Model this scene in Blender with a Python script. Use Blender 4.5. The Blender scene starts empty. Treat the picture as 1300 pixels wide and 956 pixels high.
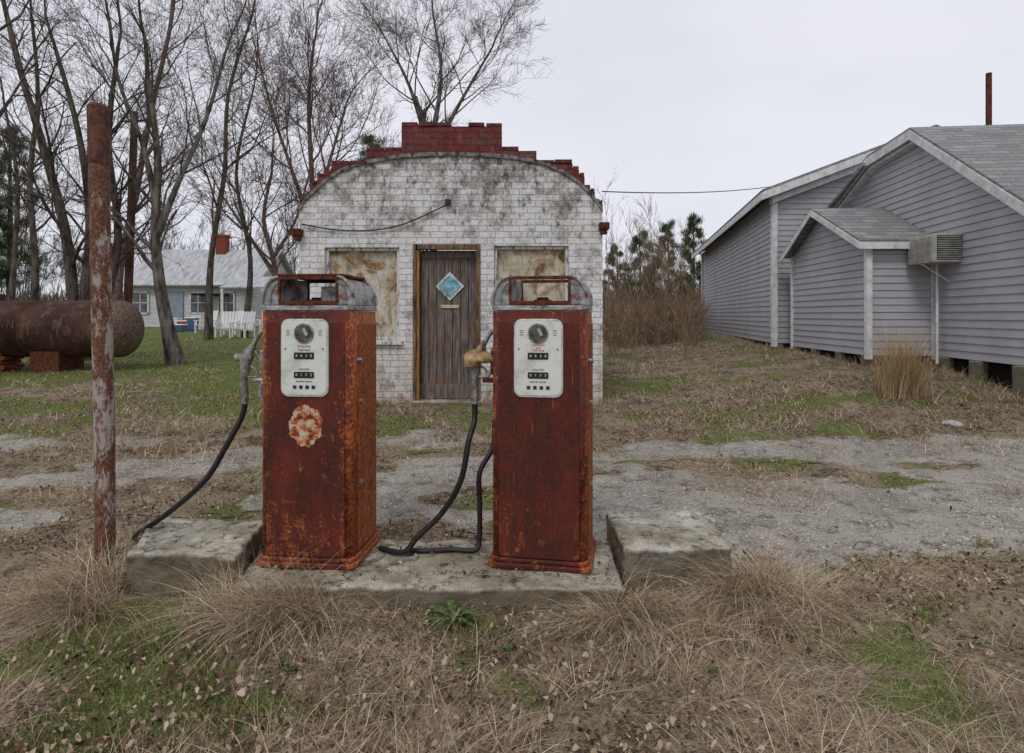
import bpy, math, random, bmesh
import numpy as np
from mathutils import Vector, Matrix
from mathutils import noise as mn
random.seed(7); rng=np.random.default_rng(11)
F=800.0; HZ=400.0; CX=650.0; CH=1.5
scene=bpy.context.scene
def W(px,py,d): return ((px-CX)*d/F, d, CH-(py-HZ)*d/F)
# ---------------------------------------------------------------- numpy noise
_T=rng.random((256,256))
def vn(x,y,s=0):
    x=np.asarray(x,float)+s*17.3; y=np.asarray(y,float)+s*9.1
    xi=np.floor(x).astype(int); yi=np.floor(y).astype(int); fx=x-xi; fy=y-yi
    fx=fx*fx*(3-2*fx); fy=fy*fy*(3-2*fy)
    a=_T[xi%256,yi%256]; b=_T[(xi+1)%256,yi%256]; c=_T[xi%256,(yi+1)%256]; d=_T[(xi+1)%256,(yi+1)%256]
    return (a*(1-fx)+b*fx)*(1-fy)+(c*(1-fx)+d*fx)*fy
def fbm(x,y,s=0,o=4):
    v=0;a=.5;t=0
    for i in range(o):
        v=v+a*vn(x*2**i,y*2**i,s+i*3);t+=a;a*=.5
    return v/t
def ss(a,b,x):
    t=np.clip((x-a)/(b-a),0,1); return t*t*(3-2*t)
def gz(x,y):
    x=np.asarray(x,float);y=np.asarray(y,float)
    b=np.interp(y,[0,4,6,8.4,12,20,36,80],[0,0,.12,.31,.45,.6,.83,1.0])
    return b+.3*ss(2,6,x)*ss(5,10,y)
def ray(px,py):
    ds=np.linspace(2,90,6000); x=(px-CX)*ds/F; z=CH-(py-HZ)*ds/F
    i=np.argmax(z<gz(x,ds)); return float(x[i]),float(ds[i])
def pave(x,y):
    n=fbm(x*.8,y*.8,5)-.5; n2=fbm(x*2.5,y*2.5,9)-.5; n3=fbm(x*7,y*7,12)-.5
    low=np.where(x>.4,3.85,4.25)+n*1.0+n2*.5+n3*.25
    low=low+ss(2.6,4,x)*.35
    up=6.6+n*1.4+n2*.8+n3*.3-ss(3.5,6,x)*.2
    m=np.minimum(ss(-.3,.3,y-low),ss(-.4,.4,up-y))
    patch=fbm(x*.9+3,y*2.4,21)
    thr=np.where(x<-1.0,.46,.59)
    m=m*(1-ss(thr,thr+.1,patch)*.85)
    for (cx,cy,rx,ry) in [(2.3,5.75,.75,.33),(5.2,5.6,.6,.25),(-.3,4.9,.25,.2)]:
        dd=((x-cx)/rx)**2+((y-cy)/ry)**2+n2*1.2
        m=m*(1-np.clip(1.6-dd,0,1))
    return m
def green(x,y):
    n=fbm(x*.55,y*.55,31); n2=fbm(x*1.7,y*1.7,41); n3=fbm(x*4,y*4,43)
    g=ss(.465,.62,n*.5+n2*.5)*.72*(1-ss(4.2,3.4,y))
    lawn=ss(-1.5,-3.5,x)*ss(6.6,8.5,y)
    lawn=np.maximum(lawn,ss(24,30,y)*ss(0,-6,x))
    dr=np.exp(-((y-(9.6+.25*(x+6)))/.9)**2)*ss(-2.5,-5,x)
    g=np.maximum(g,lawn*(.27+1.0*n2))*(1-.95*dr)
    g=np.maximum(g,.95*ss(.43,.52,n2*.6+n3*.4)*ss(3.5,3.1,y)*ss(.1,-.7,x))
    g=np.maximum(g,.85*ss(.52,.59,n2*.45+n3*.55)*ss(3.5,3.1,y))
    g=np.maximum(g,.95*np.exp(-(((x-1.75)/.4)**2+((y-3.75)/.2)**2)))
    g=np.maximum(g,.9*np.exp(-(((x+.28)/.35)**2+((y-3.0)/.14)**2)))
    g=np.maximum(g,.85*ss(.46,.6,n2)*ss(6.6,7.6,y)*ss(2.5,-1,x))
    return np.clip(g,0,1)
# ---------------------------------------------------------------- mesh tools
def np_mesh(name,V,Fq,mats,col=None,parent=None,smooth=False):
    me=bpy.data.meshes.new(name); V=np.asarray(V,dtype=np.float32).reshape(-1,3); Fq=np.asarray(Fq,dtype=np.int32)
    k=Fq.shape[1]; me.vertices.add(len(V)); me.vertices.foreach_set('co',V.ravel())
    me.loops.add(Fq.size); me.loops.foreach_set('vertex_index',Fq.ravel())
    me.polygons.add(len(Fq)); me.polygons.foreach_set('loop_start',np.arange(0,Fq.size,k,dtype=np.int32))
    try: me.polygons.foreach_set('loop_total',np.full(len(Fq),k,dtype=np.int32))
    except Exception: pass
    if smooth: me.polygons.foreach_set('use_smooth',np.ones(len(Fq),dtype=bool))
    me.update(calc_edges=True)
    if col is not None:
        a=me.color_attributes.new('Col','FLOAT_COLOR','POINT')
        c=np.ones((len(V),4),dtype=np.float32); c[:,:3]=col; a.data.foreach_set('color',c.ravel())
    for m in (mats if isinstance(mats,list) else [mats]): me.materials.append(m)
    ob=bpy.data.objects.new(name,me); scene.collection.objects.link(ob)
    if parent: ob.parent=parent
    return ob
def group(name,loc=(0,0,0),rz=0):
    e=bpy.data.objects.new(name,None); e.location=loc; e.rotation_euler=(0,0,rz); e.empty_display_size=.2
    scene.collection.objects.link(e); return e
class MB:
    def __init__(s): s.v=[];s.f=[];s.sm=[]
    def add(s,vs,fs,sm=False):
        o=len(s.v); s.v+= [tuple(map(float,v)) for v in vs]
        for f in fs: s.f.append([i+o for i in f]); s.sm.append(sm)
    def box(s,c,d,rz=0,M=None):
        cx,cy,cz=c; x,y,z=[q/2 for q in d]; vs=[]
        for dz in(-z,z):
            for dx,dy in((-x,-y),(x,-y),(x,y),(-x,y)):
                ca,sa=math.cos(rz),math.sin(rz)
                p=Vector((dx*ca-dy*sa,dx*sa+dy*ca,dz))
                if M is not None: p=M@p
                vs.append((cx+p.x,cy+p.y,cz+p.z))
        s.add(vs,[(0,3,2,1),(4,5,6,7),(0,1,5,4),(1,2,6,5),(2,3,7,6),(3,0,4,7)])
    def hexa(s,b,t):
        s.add(list(b)+list(t),[(0,3,2,1),(4,5,6,7),(0,1,5,4),(1,2,6,5),(2,3,7,6),(3,0,4,7)])
    def prism_y(s,poly,y0,y1):
        n=len(poly); s.add([(x,y0,z) for x,z in poly]+[(x,y1,z) for x,z in poly],
            [tuple(range(n)),tuple(range(2*n-1,n-1,-1))]+[(i,i+n,(i+1)%n+n,(i+1)%n) for i in range(n)])
    def prism_z(s,poly,z0,z1):
        n=len(poly); s.add([(x,y,z0) for x,y in poly]+[(x,y,z1) for x,y in poly],
            [tuple(range(n-1,-1,-1)),tuple(range(n,2*n))]+[(i,(i+1)%n,(i+1)%n+n,i+n) for i in range(n)])
    def slab(s,q,th):
        q=[Vector(p) for p in q]; n=(q[1]-q[0]).cross(q[3]-q[0]).normalized()
        if n.z<0: n=-n
        s.hexa([p-n*th for p in q],q)
    def tube(s,pts,r,k=10,smooth_path=0,cap=True):
        P=[Vector(p) for p in pts]
        R=list(r) if isinstance(r,(list,tuple)) else [r]*len(P)
        if smooth_path:
            Q=[];RR=[];n=len(P)
            for i in range(n-1):
                p0=P[max(i-1,0)];p1=P[i];p2=P[i+1];p3=P[min(i+2,n-1)]
                for j in range(smooth_path):
                    t=j/smooth_path
                    Q.append(.5*((2*p1)+(p2-p0)*t+(2*p0-5*p1+4*p2-p3)*t*t+(3*p1-p0-3*p2+p3)*t**3)); RR.append(R[i]*(1-t)+R[i+1]*t)
            Q.append(P[-1]);RR.append(R[-1]);P=Q;R=RR
        n=len(P); u=None; vs=[]
        for i in range(n):
            d=(P[min(i+1,n-1)]-P[max(i-1,0)]).normalized()
            if u is None: u=d.orthogonal().normalized()
            else:
                u=(u-d*u.dot(d)); u=u.normalized() if u.length>1e-6 else d.orthogonal().normalized()
            w=d.cross(u)
            for j in range(k):
                a=2*math.pi*j/k; vs.append(P[i]+(u*math.cos(a)+w*math.sin(a))*R[i])
        fs=[(i*k+j,i*k+(j+1)%k,(i+1)*k+(j+1)%k,(i+1)*k+j) for i in range(n-1) for j in range(k)]
        s.add(vs,fs,True)
        if cap:
            s.add(vs[:k],[tuple(range(k-1,-1,-1))]); s.add(vs[-k:],[tuple(range(k))])
    def make(s,name,mat,parent=None,bevel=0,seg=2,smooth=None):
        me=bpy.data.meshes.new(name); me.from_pydata(s.v,[],s.f); me.materials.append(mat)
        for p,q in zip(me.polygons,s.sm): p.use_smooth=q if smooth is None else smooth
        me.update(); ob=bpy.data.objects.new(name,me); scene.collection.objects.link(ob)
        if parent: ob.parent=parent
        if bevel:
            b=ob.modifiers.new('b','BEVEL'); b.width=bevel; b.segments=seg; b.limit_method='ANGLE'; b.angle_limit=math.radians(40)
        return ob
def rrect(w,h,r,n=5,cx=0,cy=0):
    o=[]
    for (sx,sy,a0) in((1,-1,-90),(1,1,0),(-1,1,90),(-1,-1,180)):
        for i in range(n+1):
            a=math.radians(a0+90*i/n); o.append((cx+sx*(w/2-r)+r*math.cos(a),cy+sy*(h/2-r)+r*math.sin(a)))
    return o
# ---------------------------------------------------------------- material tools
class NT:
    def __init__(s,name,rough=.8,spec=.3,metal=0):
        s.m=bpy.data.materials.new(name); s.m.use_nodes=True; s.t=s.m.node_tree; s.n=s.t.nodes
        s.b=s.n['Principled BSDF']; s.b.inputs['Roughness'].default_value=rough
        s.b.inputs['Specular IOR Level'].default_value=spec; s.b.inputs['Metallic'].default_value=metal
        s.co=s.n.new('ShaderNodeTexCoord').outputs['Object']
    def L(s,a,b): s.t.links.new(a,b)
    def setv(s,inp,v):
        if isinstance(v,bpy.types.NodeSocket): s.L(v,inp)
        elif isinstance(v,(tuple,list)): inp.default_value=(*v,1) if (len(v)==3 and inp.type=='RGBA') else v
        else: inp.default_value=v
    def map(s,scale=(1,1,1),loc=(0,0,0),rot=(0,0,0),v=None):
        n=s.n.new('ShaderNodeMapping'); s.L(v or s.co,n.inputs[0]); n.inputs['Scale'].default_value=scale; n.inputs['Location'].default_value=loc; n.inputs['Rotation'].default_value=rot
        return n.outputs[0]
    def noise(s,sc,det=4,ro=.6,v=None,dist=0):
        n=s.n.new('ShaderNodeTexNoise'); s.L(v or s.co,n.inputs['Vector']); n.inputs['Scale'].default_value=sc; n.inputs['Detail'].default_value=det; n.inputs['Roughness'].default_value=ro; n.inputs['Distortion'].default_value=dist
        return n.outputs[0]
    def vor(s,sc,v=None,out='Distance',feat='F1'):
        n=s.n.new('ShaderNodeTexVoronoi'); n.feature=feat; s.L(v or s.co,n.inputs['Vector']); n.inputs['Scale'].default_value=sc
        return n.outputs[out]
    def ramp(s,f,st):
        n=s.n.new('ShaderNodeValToRGB'); s.L(f,n.inputs[0]); e=n.color_ramp.elements
        while len(e)<len(st): e.new(.5)
        for q,(p,c) in zip(e,st):
            q.position=p; q.color=(c,c,c,1) if not isinstance(c,(tuple,list)) else (*c,1)
        return n.outputs[0]
    def mix(s,f,a,b,mode='MIX'):
        n=s.n.new('ShaderNodeMix'); n.data_type='RGBA'; n.blend_type=mode
        s.setv(n.inputs[0],f); s.setv(n.inputs[6],a); s.setv(n.inputs[7],b); return n.outputs[2]
    def math(s,op,a,b=0,clamp=False):
        n=s.n.new('ShaderNodeMath'); n.operation=op; n.use_clamp=clamp; s.setv(n.inputs[0],a); s.setv(n.inputs[1],b); return n.outputs[0]
    def sep(s,v=None):
        n=s.n.new('ShaderNodeSeparateXYZ'); s.L(v or s.co,n.inputs[0]); return n.outputs
    def comb(s,x,y,z):
        n=s.n.new('ShaderNodeCombineXYZ'); s.setv(n.inputs[0],x);s.setv(n.inputs[1],y);s.setv(n.inputs[2],z); return n.outputs[0]
    def attr(s,name='Col'):
        n=s.n.new('ShaderNodeAttribute'); n.attribute_name=name; return n.outputs['Color']
    def col(s,c): s.setv(s.b.inputs['Base Color'],c)
    def rough(s,c): s.setv(s.b.inputs['Roughness'],c)
    def bump(s,h,st=.5,di=.01):
        n=s.n.new('ShaderNodeBump'); s.L(h,n.inputs['Height']); n.inputs['Strength'].default_value=st; n.inputs['Distance'].default_value=di; s.L(n.outputs[0],s.b.inputs['Normal'])
    def diffuse(s,c):
        d=s.n.new('ShaderNodeBsdfDiffuse'); s.setv(d.inputs['Color'],c); s.L(d.outputs[0],s.n['Material Output'].inputs['Surface']); s.n.remove(s.b)
def simple(name,c1,c2,sc=8,rough=.8,spec=.3,metal=0,bump=.3,bd=.005,stretch=(1,1,1),lo=.35,hi=.65):
    t=NT(name,rough,spec,metal); v=t.map(stretch); n=t.noise(sc,4 if bump else 2,.65,v); c=t.ramp(n,[(lo,c1),(hi,c2)])
    if not bump and spec<=.1: t.diffuse(c); return t.m
    t.col(c)
    if bump: t.bump(t.noise(sc*4,3,.7,v),bump,bd)
    return t.m
def ground_mat():
    t=NT('ground_soil_grass',.95,.1); a=t.attr(); s=t.n.new('ShaderNodeSeparateColor'); t.L(a,s.inputs[0]); pv,gr,st=s.outputs
    n1=t.noise(3,4,.7); n2=t.noise(22,4,.75); n3=t.noise(120,2,.7); n4=t.noise(1.1,3,.6)
    dirt=t.ramp(n2,[(.3,(.038,.029,.02)),(.55,(.12,.092,.064)),(.75,(.26,.215,.155))])
    fib=t.noise(30,4,.8,t.map((1,4,1),rot=(0,0,.6)),.8)
    straw=t.ramp(fib,[(.3,(.07,.053,.036)),(.5,(.26,.205,.14)),(.7,(.49,.41,.29))])
    f=t.math('ADD',n1,t.math('MULTIPLY',t.math('SUBTRACT',n2,.5),.8))
    base=t.mix(t.ramp(f,[(.37,0),(.54,1)]),dirt,straw)
    grn=t.ramp(n3,[(.3,(.048,.065,.017)),(.55,(.145,.175,.048)),(.75,(.28,.29,.115))])
    g=t.math('ADD',gr,t.math('MULTIPLY',t.math('SUBTRACT',n2,.5),1.25))
    base=t.mix(t.ramp(g,[(.35,0),(.62,.92)]),base,grn)
    sp=t.vor(110,out='Color'); spn=t.n.new('ShaderNodeSeparateColor'); t.L(sp,spn.inputs[0])
    agg=t.ramp(spn.outputs[0],[(0,(.16,.145,.12)),(.5,(.32,.295,.25)),(.82,(.44,.41,.355)),(1,(.66,.63,.57))])
    agg=t.mix(t.ramp(n4,[(.38,.5),(.62,0.0)]),agg,(.21,.19,.16))
    agg=t.mix(t.ramp(n1,[(.44,0),(.62,.7)]),agg,(.42,.39,.335))
    agg=t.mix(t.ramp(t.noise(6,4,.8,t.map(loc=(3,1,0))),[(.52,0),(.64,.8)]),agg,(.12,.10,.073))
    p=t.math('ADD',pv,t.math('MULTIPLY',t.math('SUBTRACT',t.noise(9,5,.78),.5),1.85))
    t.col(t.mix(t.ramp(p,[(.4,0),(.58,1)]),base,agg))
    t.bump(t.math('ADD',n3,t.math('MULTIPLY',n2,1.5)),.8,.014); return t.m
M_ground=ground_mat()
def leafmat(name):
    t=NT(name); t.diffuse(t.attr()); return t.m
M_blade=leafmat('grass_blade')
def conc_mat():
    t=NT('weathered_concrete',.95,.15); n=t.noise(4,6,.72); f=t.noise(60,3,.7); m=t.noise(1.9,4,.65); q=t.noise(11,5,.75,t.map(loc=(5,2,1)))
    c=t.ramp(n,[(.3,(.15,.135,.10)),(.48,(.36,.335,.27)),(.62,(.55,.52,.44))])
    c=t.mix(t.ramp(f,[(.54,0),(.7,.65)]),c,(.07,.06,.045)); c=t.mix(t.ramp(m,[(.5,0),(.64,.6)]),c,(.20,.165,.09)); c=t.mix(t.ramp(q,[(.52,0),(.62,.85)]),c,(.055,.048,.033))
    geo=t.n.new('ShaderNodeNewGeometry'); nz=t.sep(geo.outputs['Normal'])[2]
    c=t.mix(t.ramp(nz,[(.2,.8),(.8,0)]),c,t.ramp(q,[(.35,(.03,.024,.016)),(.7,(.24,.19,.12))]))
    t.col(c); t.bump(t.math('ADD',f,n),.8,.012); return t.m
M_conc=conc_mat()
def rust_mat(name,seed,orange=.5):
    t=NT(name,.6,.3); x,y,z=t.sep(); mp=t.map((1,1,.2),loc=(seed,seed*2,seed)); st=t.noise(8,5,.72,mp); n=t.noise(4,6,.75,t.map((1,1,.7),loc=(seed*3,0,seed))); f=t.noise(55,4,.78); f2=t.noise(20,4,.75,t.map(loc=(0,seed,3)))
    stk=t.noise(14,5,.75,t.map((1,1,.09),loc=(seed,3,1)))
    red=t.ramp(n,[(.28,(.028,.009,.006)),(.45,(.08,.013,.008)),(.6,(.135,.019,.010)),(.75,(.19,.034,.016))])
    red=t.mix(t.ramp(f2,[(.48,0),(.66,.65)]),red,(.05,.016,.012))
    red=t.mix(t.ramp(stk,[(.5,0),(.66,.7)]),red,(.038,.014,.010))
    red=t.mix(t.ramp(f,[(.52,0),(.68,.7)]),red,(.14,.042,.024))
    org=t.ramp(f,[(.3,(.08,.02,.009)),(.5,(.29,.072,.018)),(.66,(.52,.17,.045)),(.8,(.62,.28,.12))])
    edge=t.math('MAXIMUM',t.ramp(t.math('ABSOLUTE',x),[(.19,0),(.262,.3)]),t.ramp(t.math('ADD',y,.25),[(.03,0),(.2,.2)]))
    low=t.ramp(z,[(.0,.10),(.25,0.04),(.6,0)])
    k=t.math('ADD',t.math('ADD',st,edge),low); k=t.math('ADD',k,t.math('MULTIPLY',t.math('SUBTRACT',f2,.5),1.0)); k=t.math('ADD',k,t.math('MULTIPLY',t.math('SUBTRACT',f,.5),.4))
    fac=t.ramp(k,[(.72-.1*orange,0),(.94-.1*orange,1)])
    c=t.mix(fac,red,org)
    sc=t.noise(90,3,.6,t.map((1,1,.08),loc=(0,0,seed))); c=t.mix(t.ramp(sc,[(.67,0),(.72,.45)]),c,(.36,.14,.09))
    t.col(c); t.rough(t.ramp(f2,[(.3,.45),(.7,.9)])); t.bump(f,.4,.003); return t.m
M_rust1=rust_mat('rusted_red_paint_a',1.3,1.2); M_rust2=rust_mat('rusted_red_paint_b',4.1,.1)
def chrome_mat():
    t=NT('tarnished_metal',.45,.4,.3); n=t.noise(16,4,.7); f=t.noise(7,5,.78,t.map((1,1,2),loc=(2,7,1)))
    c=t.ramp(n,[(.35,(.22,.225,.23)),(.65,(.46,.465,.465))]); fc=t.ramp(f,[(.5,0),(.62,.9)]); c=t.mix(fc,c,t.ramp(n,[(.4,(.07,.028,.018)),(.6,(.22,.09,.045))]))
    t.col(c); t.rough(t.ramp(f,[(.45,.45),(.6,.9)])); t.setv(t.b.inputs['Metallic'],t.ramp(f,[(.5,.4),(.6,0)])); return t.m
M_chrome=chrome_mat()
M_dkrust=simple('dark_rust',(.03,.012,.008),(.16,.05,.025),20,.8,.2,0,.5,.003)
M_face=simple('enamel_face',(.44,.46,.42),(.68,.70,.66),9,.4,.4,0,.05,.001,lo=.3,hi=.5)
M_bezel=simple('enamel_bezel',(.28,.29,.27),(.56,.57,.54),25,.45,.4,0,.1,.001,lo=.35,hi=.5)
M_black=simple('black_rubber',(.008,.008,.009),(.022,.021,.02),30,.5,.4,0,.2,.001)
M_glassdark=simple('dark_gauge',(.03,.03,.025),(.12,.115,.09),25,.25,.5,0,0)
M_redink=simple('red_lettering',(.5,.04,.03),(.6,.07,.05),10,.6,.3,0,0)
M_whiteink=simple('white_numerals',(.6,.6,.55),(.75,.75,.7),10,.6,.3,0,0)
M_nozzle=simple('cast_aluminium',(.11,.11,.10),(.42,.41,.38),30,.5,.4,.45,.4,.002)
M_tan=simple('tan_canvas',(.2,.13,.06),(.55,.38,.2),20,.9,.1,0,.6,.006)
M_dkwheel=simple('number_wheel',(.015,.015,.015),(.05,.05,.045),40,.6,.3,0,0)
def sticker_mat():
    t=NT('torn_decal',.8,.2); n=t.noise(24,5,.78); c=t.ramp(n,[(.42,(.13,.03,.014)),(.48,(.45,.12,.04)),(.53,(.52,.30,.18)),(.62,(.52,.47,.39))]); t.col(c); return t.m
M_stick=sticker_mat()
def white_brick(name,paint,under,dark_amt=1,shift=0,hs=.16,soot=(.04,.038,.036)):
    t=NT(name,.85,.2); x,y,z=t.sep()
    wob=t.noise(12,2,.6); v=t.comb(t.math('ADD',x,t.math('MULTIPLY',wob,.014)),t.math('ADD',z,t.math('MULTIPLY',wob,.025)),y)
    b=t.n.new('ShaderNodeTexBrick'); t.L(v,b.inputs['Vector']); b.inputs['Scale'].default_value=1; b.inputs['Brick Width'].default_value=.215; b.inputs['Row Height'].default_value=.082; b.inputs['Mortar Size'].default_value=.006; b.inputs['Mortar Smooth'].default_value=.6
    b.inputs['Color1'].default_value=(.2,.2,.2,1); b.inputs['Color2'].default_value=(.9,.9,.9,1); b.inputs['Mortar'].default_value=(.5,.5,.5,1)
    n=t.noise(2.6,6,.74); f=t.noise(24,4,.78); m=t.noise(1.2,3,.6)
    c=t.mix(t.ramp(f,[(.35,.6),(.58,0)]),paint,tuple(q*.66 for q in paint))
    c=t.mix(t.ramp(m,[(.42,.0),(.68,.45)]),c,(paint[0]*.72,paint[1]*.69,paint[2]*.62))
    c=t.mix(t.math('MULTIPLY',b.outputs['Fac'],.55),c,tuple(q*.4 for q in paint))
    bw=t.sep(b.outputs['Color'])[0]
    k=t.math('ADD',t.math('MULTIPLY',f,.6),t.math('MULTIPLY',bw,.22))
    hi=t.ramp(t.math('MULTIPLY',z,.2),[(.46,0.03),(.77,hs)]); k=t.math('ADD',k,t.math('MULTIPLY',t.math('SUBTRACT',n,.5),.9)); k=t.math('ADD',k,hi)
    c=t.mix(t.ramp(k,[(.48-shift,0),(.61-shift,.82*dark_amt)]),c,under)
    k2=t.math('ADD',t.noise(9,6,.8,t.map((1,1,.6))),t.math('MULTIPLY',hi,.95))
    c=t.mix(t.ramp(k2,[(.585-shift,0),(.74-shift,.88*dark_amt)]),c,soot)
    low2=t.ramp(t.math('MULTIPLY',z,.5),[(.15,.22),(.75,0)]); k4=t.math('ADD',t.noise(5,5,.75,t.map((1,1,.4),loc=(7,1,2))),low2)
    c=t.mix(t.ramp(k4,[(.55,0),(.74,.6*dark_amt)]),c,(.34,.29,.21))
    lowr=t.ramp(t.math('MULTIPLY',z,.5),[(.15,.2),(.45,0)]); k3=t.math('ADD',t.noise(9,4,.75,t.map(loc=(4,4,4))),lowr)
    c=t.mix(t.ramp(k3,[(.64,0),(.74,.8*dark_amt)]),c,(.26,.12,.08))
    t.col(c); h=t.math('SUBTRACT',t.math('MULTIPLY',f,.6),b.outputs['Fac']); t.bump(h,.8,.014); return t.m
M_wbrick=white_brick('whitewashed_brick',(.76,.75,.74),(.26,.245,.23))
M_rbrick=white_brick('maroon_painted_brick',(.17,.034,.036),(.13,.075,.07),.75,.0,.08,(.05,.03,.03))
def siding_mat():
    t=NT('lap_siding',.6,.3); n=t.noise(1.5,4,.65,t.map((1,1,.5))); f=t.noise(14,4,.7,t.map((.3,.3,3)))
    c=t.ramp(n,[(.3,(.35,.346,.372)),(.7,(.44,.436,.462))]); c=t.mix(t.ramp(f,[(.52,0),(.75,.35)]),c,(.22,.22,.21)); t.col(c); return t.m
M_siding=siding_mat()
M_trim=simple('white_trim',(.5,.5,.5),(.72,.72,.72),7,.6,.3,0,0)
def shingle():
    t=NT('asphalt_shingles',.95,.1); n=t.noise(3,4,.7); f=t.noise(50,3,.7); x,y,z=t.sep()
    b=t.n.new('ShaderNodeTexBrick'); t.L(t.comb(x,t.math('MULTIPLY',z,1),0),b.inputs['Vector']); b.inputs['Scale'].default_value=1; b.inputs['Brick Width'].default_value=.3; b.inputs['Row Height'].default_value=.075; b.inputs['Mortar Size'].default_value=.008
    b.inputs['Color1'].default_value=(.17,.175,.18,1); b.inputs['Color2'].default_value=(.33,.335,.34,1); b.inputs['Mortar'].default_value=(.09,.09,.09,1)
    c=t.mix(t.ramp(n,[(.4,.6),(.7,0)]),b.outputs['Color'],(.19,.195,.175)); c=t.mix(t.ramp(f,[(.5,0),(.7,.5)]),c,(.44,.45,.45)); t.col(c); return t.m
M_shingle=shingle()
M_metalroof=simple('metal_roof',(.28,.29,.30),(.5,.51,.52),2,.6,.3,0,0,.01,(4,.5,1))
M_whitewall=simple('white_boards',(.42,.43,.43),(.62,.62,.61),3,.8,.2,0,0,.01,(.3,.3,6))
M_bark=simple('bark_grey',(.05,.043,.036),(.19,.168,.145),9,.95,.1,0,0,.02,(1,1,.3))
M_bark2=simple('bark_dark',(.045,.036,.031),(.15,.125,.108),9,.95,.1,0,0,.02,(1,1,.3))
M_bark3=simple('bark_budding_red',(.09,.058,.052),(.20,.14,.125),9,.95,.1,0,0,.02)
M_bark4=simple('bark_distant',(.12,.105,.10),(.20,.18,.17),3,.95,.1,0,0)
def wood_mat():
    t=NT('weathered_wood',.9,.15); n=t.noise(10,5,.75,t.map((5,5,.35))); p=t.noise(3,4,.7)
    c=t.ramp(n,[(.3,(.03,.024,.02)),(.5,(.13,.108,.095)),(.7,(.28,.24,.21))]); c=t.mix(t.ramp(p,[(.52,0),(.7,.5)]),c,(.2,.09,.03)); t.col(c); t.bump(n,.6,.006); return t.m
M_wood=wood_mat()
M_orwood=simple('stained_frame_wood',(.04,.03,.025),(.26,.16,.09),9,.85,.2,0,.5,.005,(4,4,.5))
M_paintwood=simple('peeling_painted_wood',(.2,.17,.14),(.6,.6,.59),12,.85,.2,0,.5,.004,(2,2,.6),.38,.5)
def sheet_mat():
    t=NT('dirty_sheeting',.5,.35); n=t.noise(2.8,5,.65,None,1.2); w=t.noise(9,4,.7,t.map((1,1,.3))); g=t.noise(3,3,.6,t.map((2.5,1,.7),loc=(3,3,3)),1)
    c=t.ramp(n,[(.34,(.13,.065,.022)),(.44,(.34,.22,.10)),(.5,(.50,.44,.33)),(.7,(.60,.59,.53))]); c=t.mix(t.ramp(w,[(.5,0),(.66,.75)]),c,(.17,.10,.045)); c=t.mix(t.ramp(g,[(.52,0),(.62,.45)]),c,(.3,.29,.26)); t.col(c); t.bump(g,.7,.08); return t.m
M_sheet=sheet_mat()
M_dark=simple('black_shade_and_awning',(.01,.01,.01),(.02,.018,.016),5,.9,.1,0,0)  # near-black colour stands in for crawlspace shade; also the awning's own dark colour
M_blueglass=simple('blue_glass',(.04,.17,.24),(.25,.48,.54),14,.2,.5,0,0)
def tank_mat():
    t=NT('rusted_tank_steel',.75,.2); n=t.noise(1.8,5,.7); f=t.noise(25,4,.7); st=t.noise(6,5,.75,t.map((1,1,.35))); x=t.sep()[0]
    c=t.ramp(n,[(.3,(.02,.011,.010)),(.5,(.05,.022,.016)),(.7,(.095,.043,.028))]); c=t.mix(t.ramp(f,[(.5,0),(.7,.5)]),c,(.13,.065,.04)); c=t.mix(t.ramp(st,[(.52,0),(.64,.7)]),c,(.15,.10,.075))
    k=t.math('ADD',t.math('MULTIPLY',t.math('SUBTRACT',n,.5),1.2),t.math('MULTIPLY',t.math('ADD',x,7.75),2)); c=t.mix(t.ramp(k,[(.2,0),(.8,.8)]),c,t.ramp(f,[(.38,(.09,.042,.027)),(.62,(.21,.175,.135))])); t.col(c); return t.m
M_tank=tank_mat()
def pole_mat():
    t=NT('rusted_pole_paint',.8,.25); n=t.noise(16,5,.78,t.map((1,1,.4))); f=t.noise(70,3,.7); z=t.sep()[2]
    c=t.ramp(f,[(.3,(.05,.022,.015)),(.5,(.13,.055,.035)),(.7,(.26,.12,.07))])
    zz=t.ramp(t.math('MULTIPLY',z,.35),[(.0,.05),(.3,.13),(.75,.07),(.82,-.0)]); k=t.math('ADD',n,zz)
    c=t.mix(t.ramp(k,[(.59,0),(.67,.85)]),c,(.40,.36,.33)); t.col(c); t.bump(t.math('ADD',f,n),.5,.004); return t.m
M_pole=pole_mat()
M_rbrickplain=simple('red_brick',(.12,.03,.02),(.28,.08,.05),20,.9,.1,0,.5,.01)
M_ac=simple('ac_enamel',(.3,.29,.26),(.45,.44,.40),12,.5,.3,0,0)
M_wire=simple('wire_black',(.02,.02,.02),(.04,.04,.04),10,.7,.3,0,0)
M_plastic_w=simple('white_plastic',(.7,.7,.7),(.8,.8,.8),10,.5,.3,0,0); M_plastic_r=simple('red_plastic',(.3,.04,.03),(.4,.06,.04),10,.5,.3,0,0); M_plastic_b=simple('blue_plastic',(.05,.1,.2),(.07,.15,.28),10,.5,.3,0,0)
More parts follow.
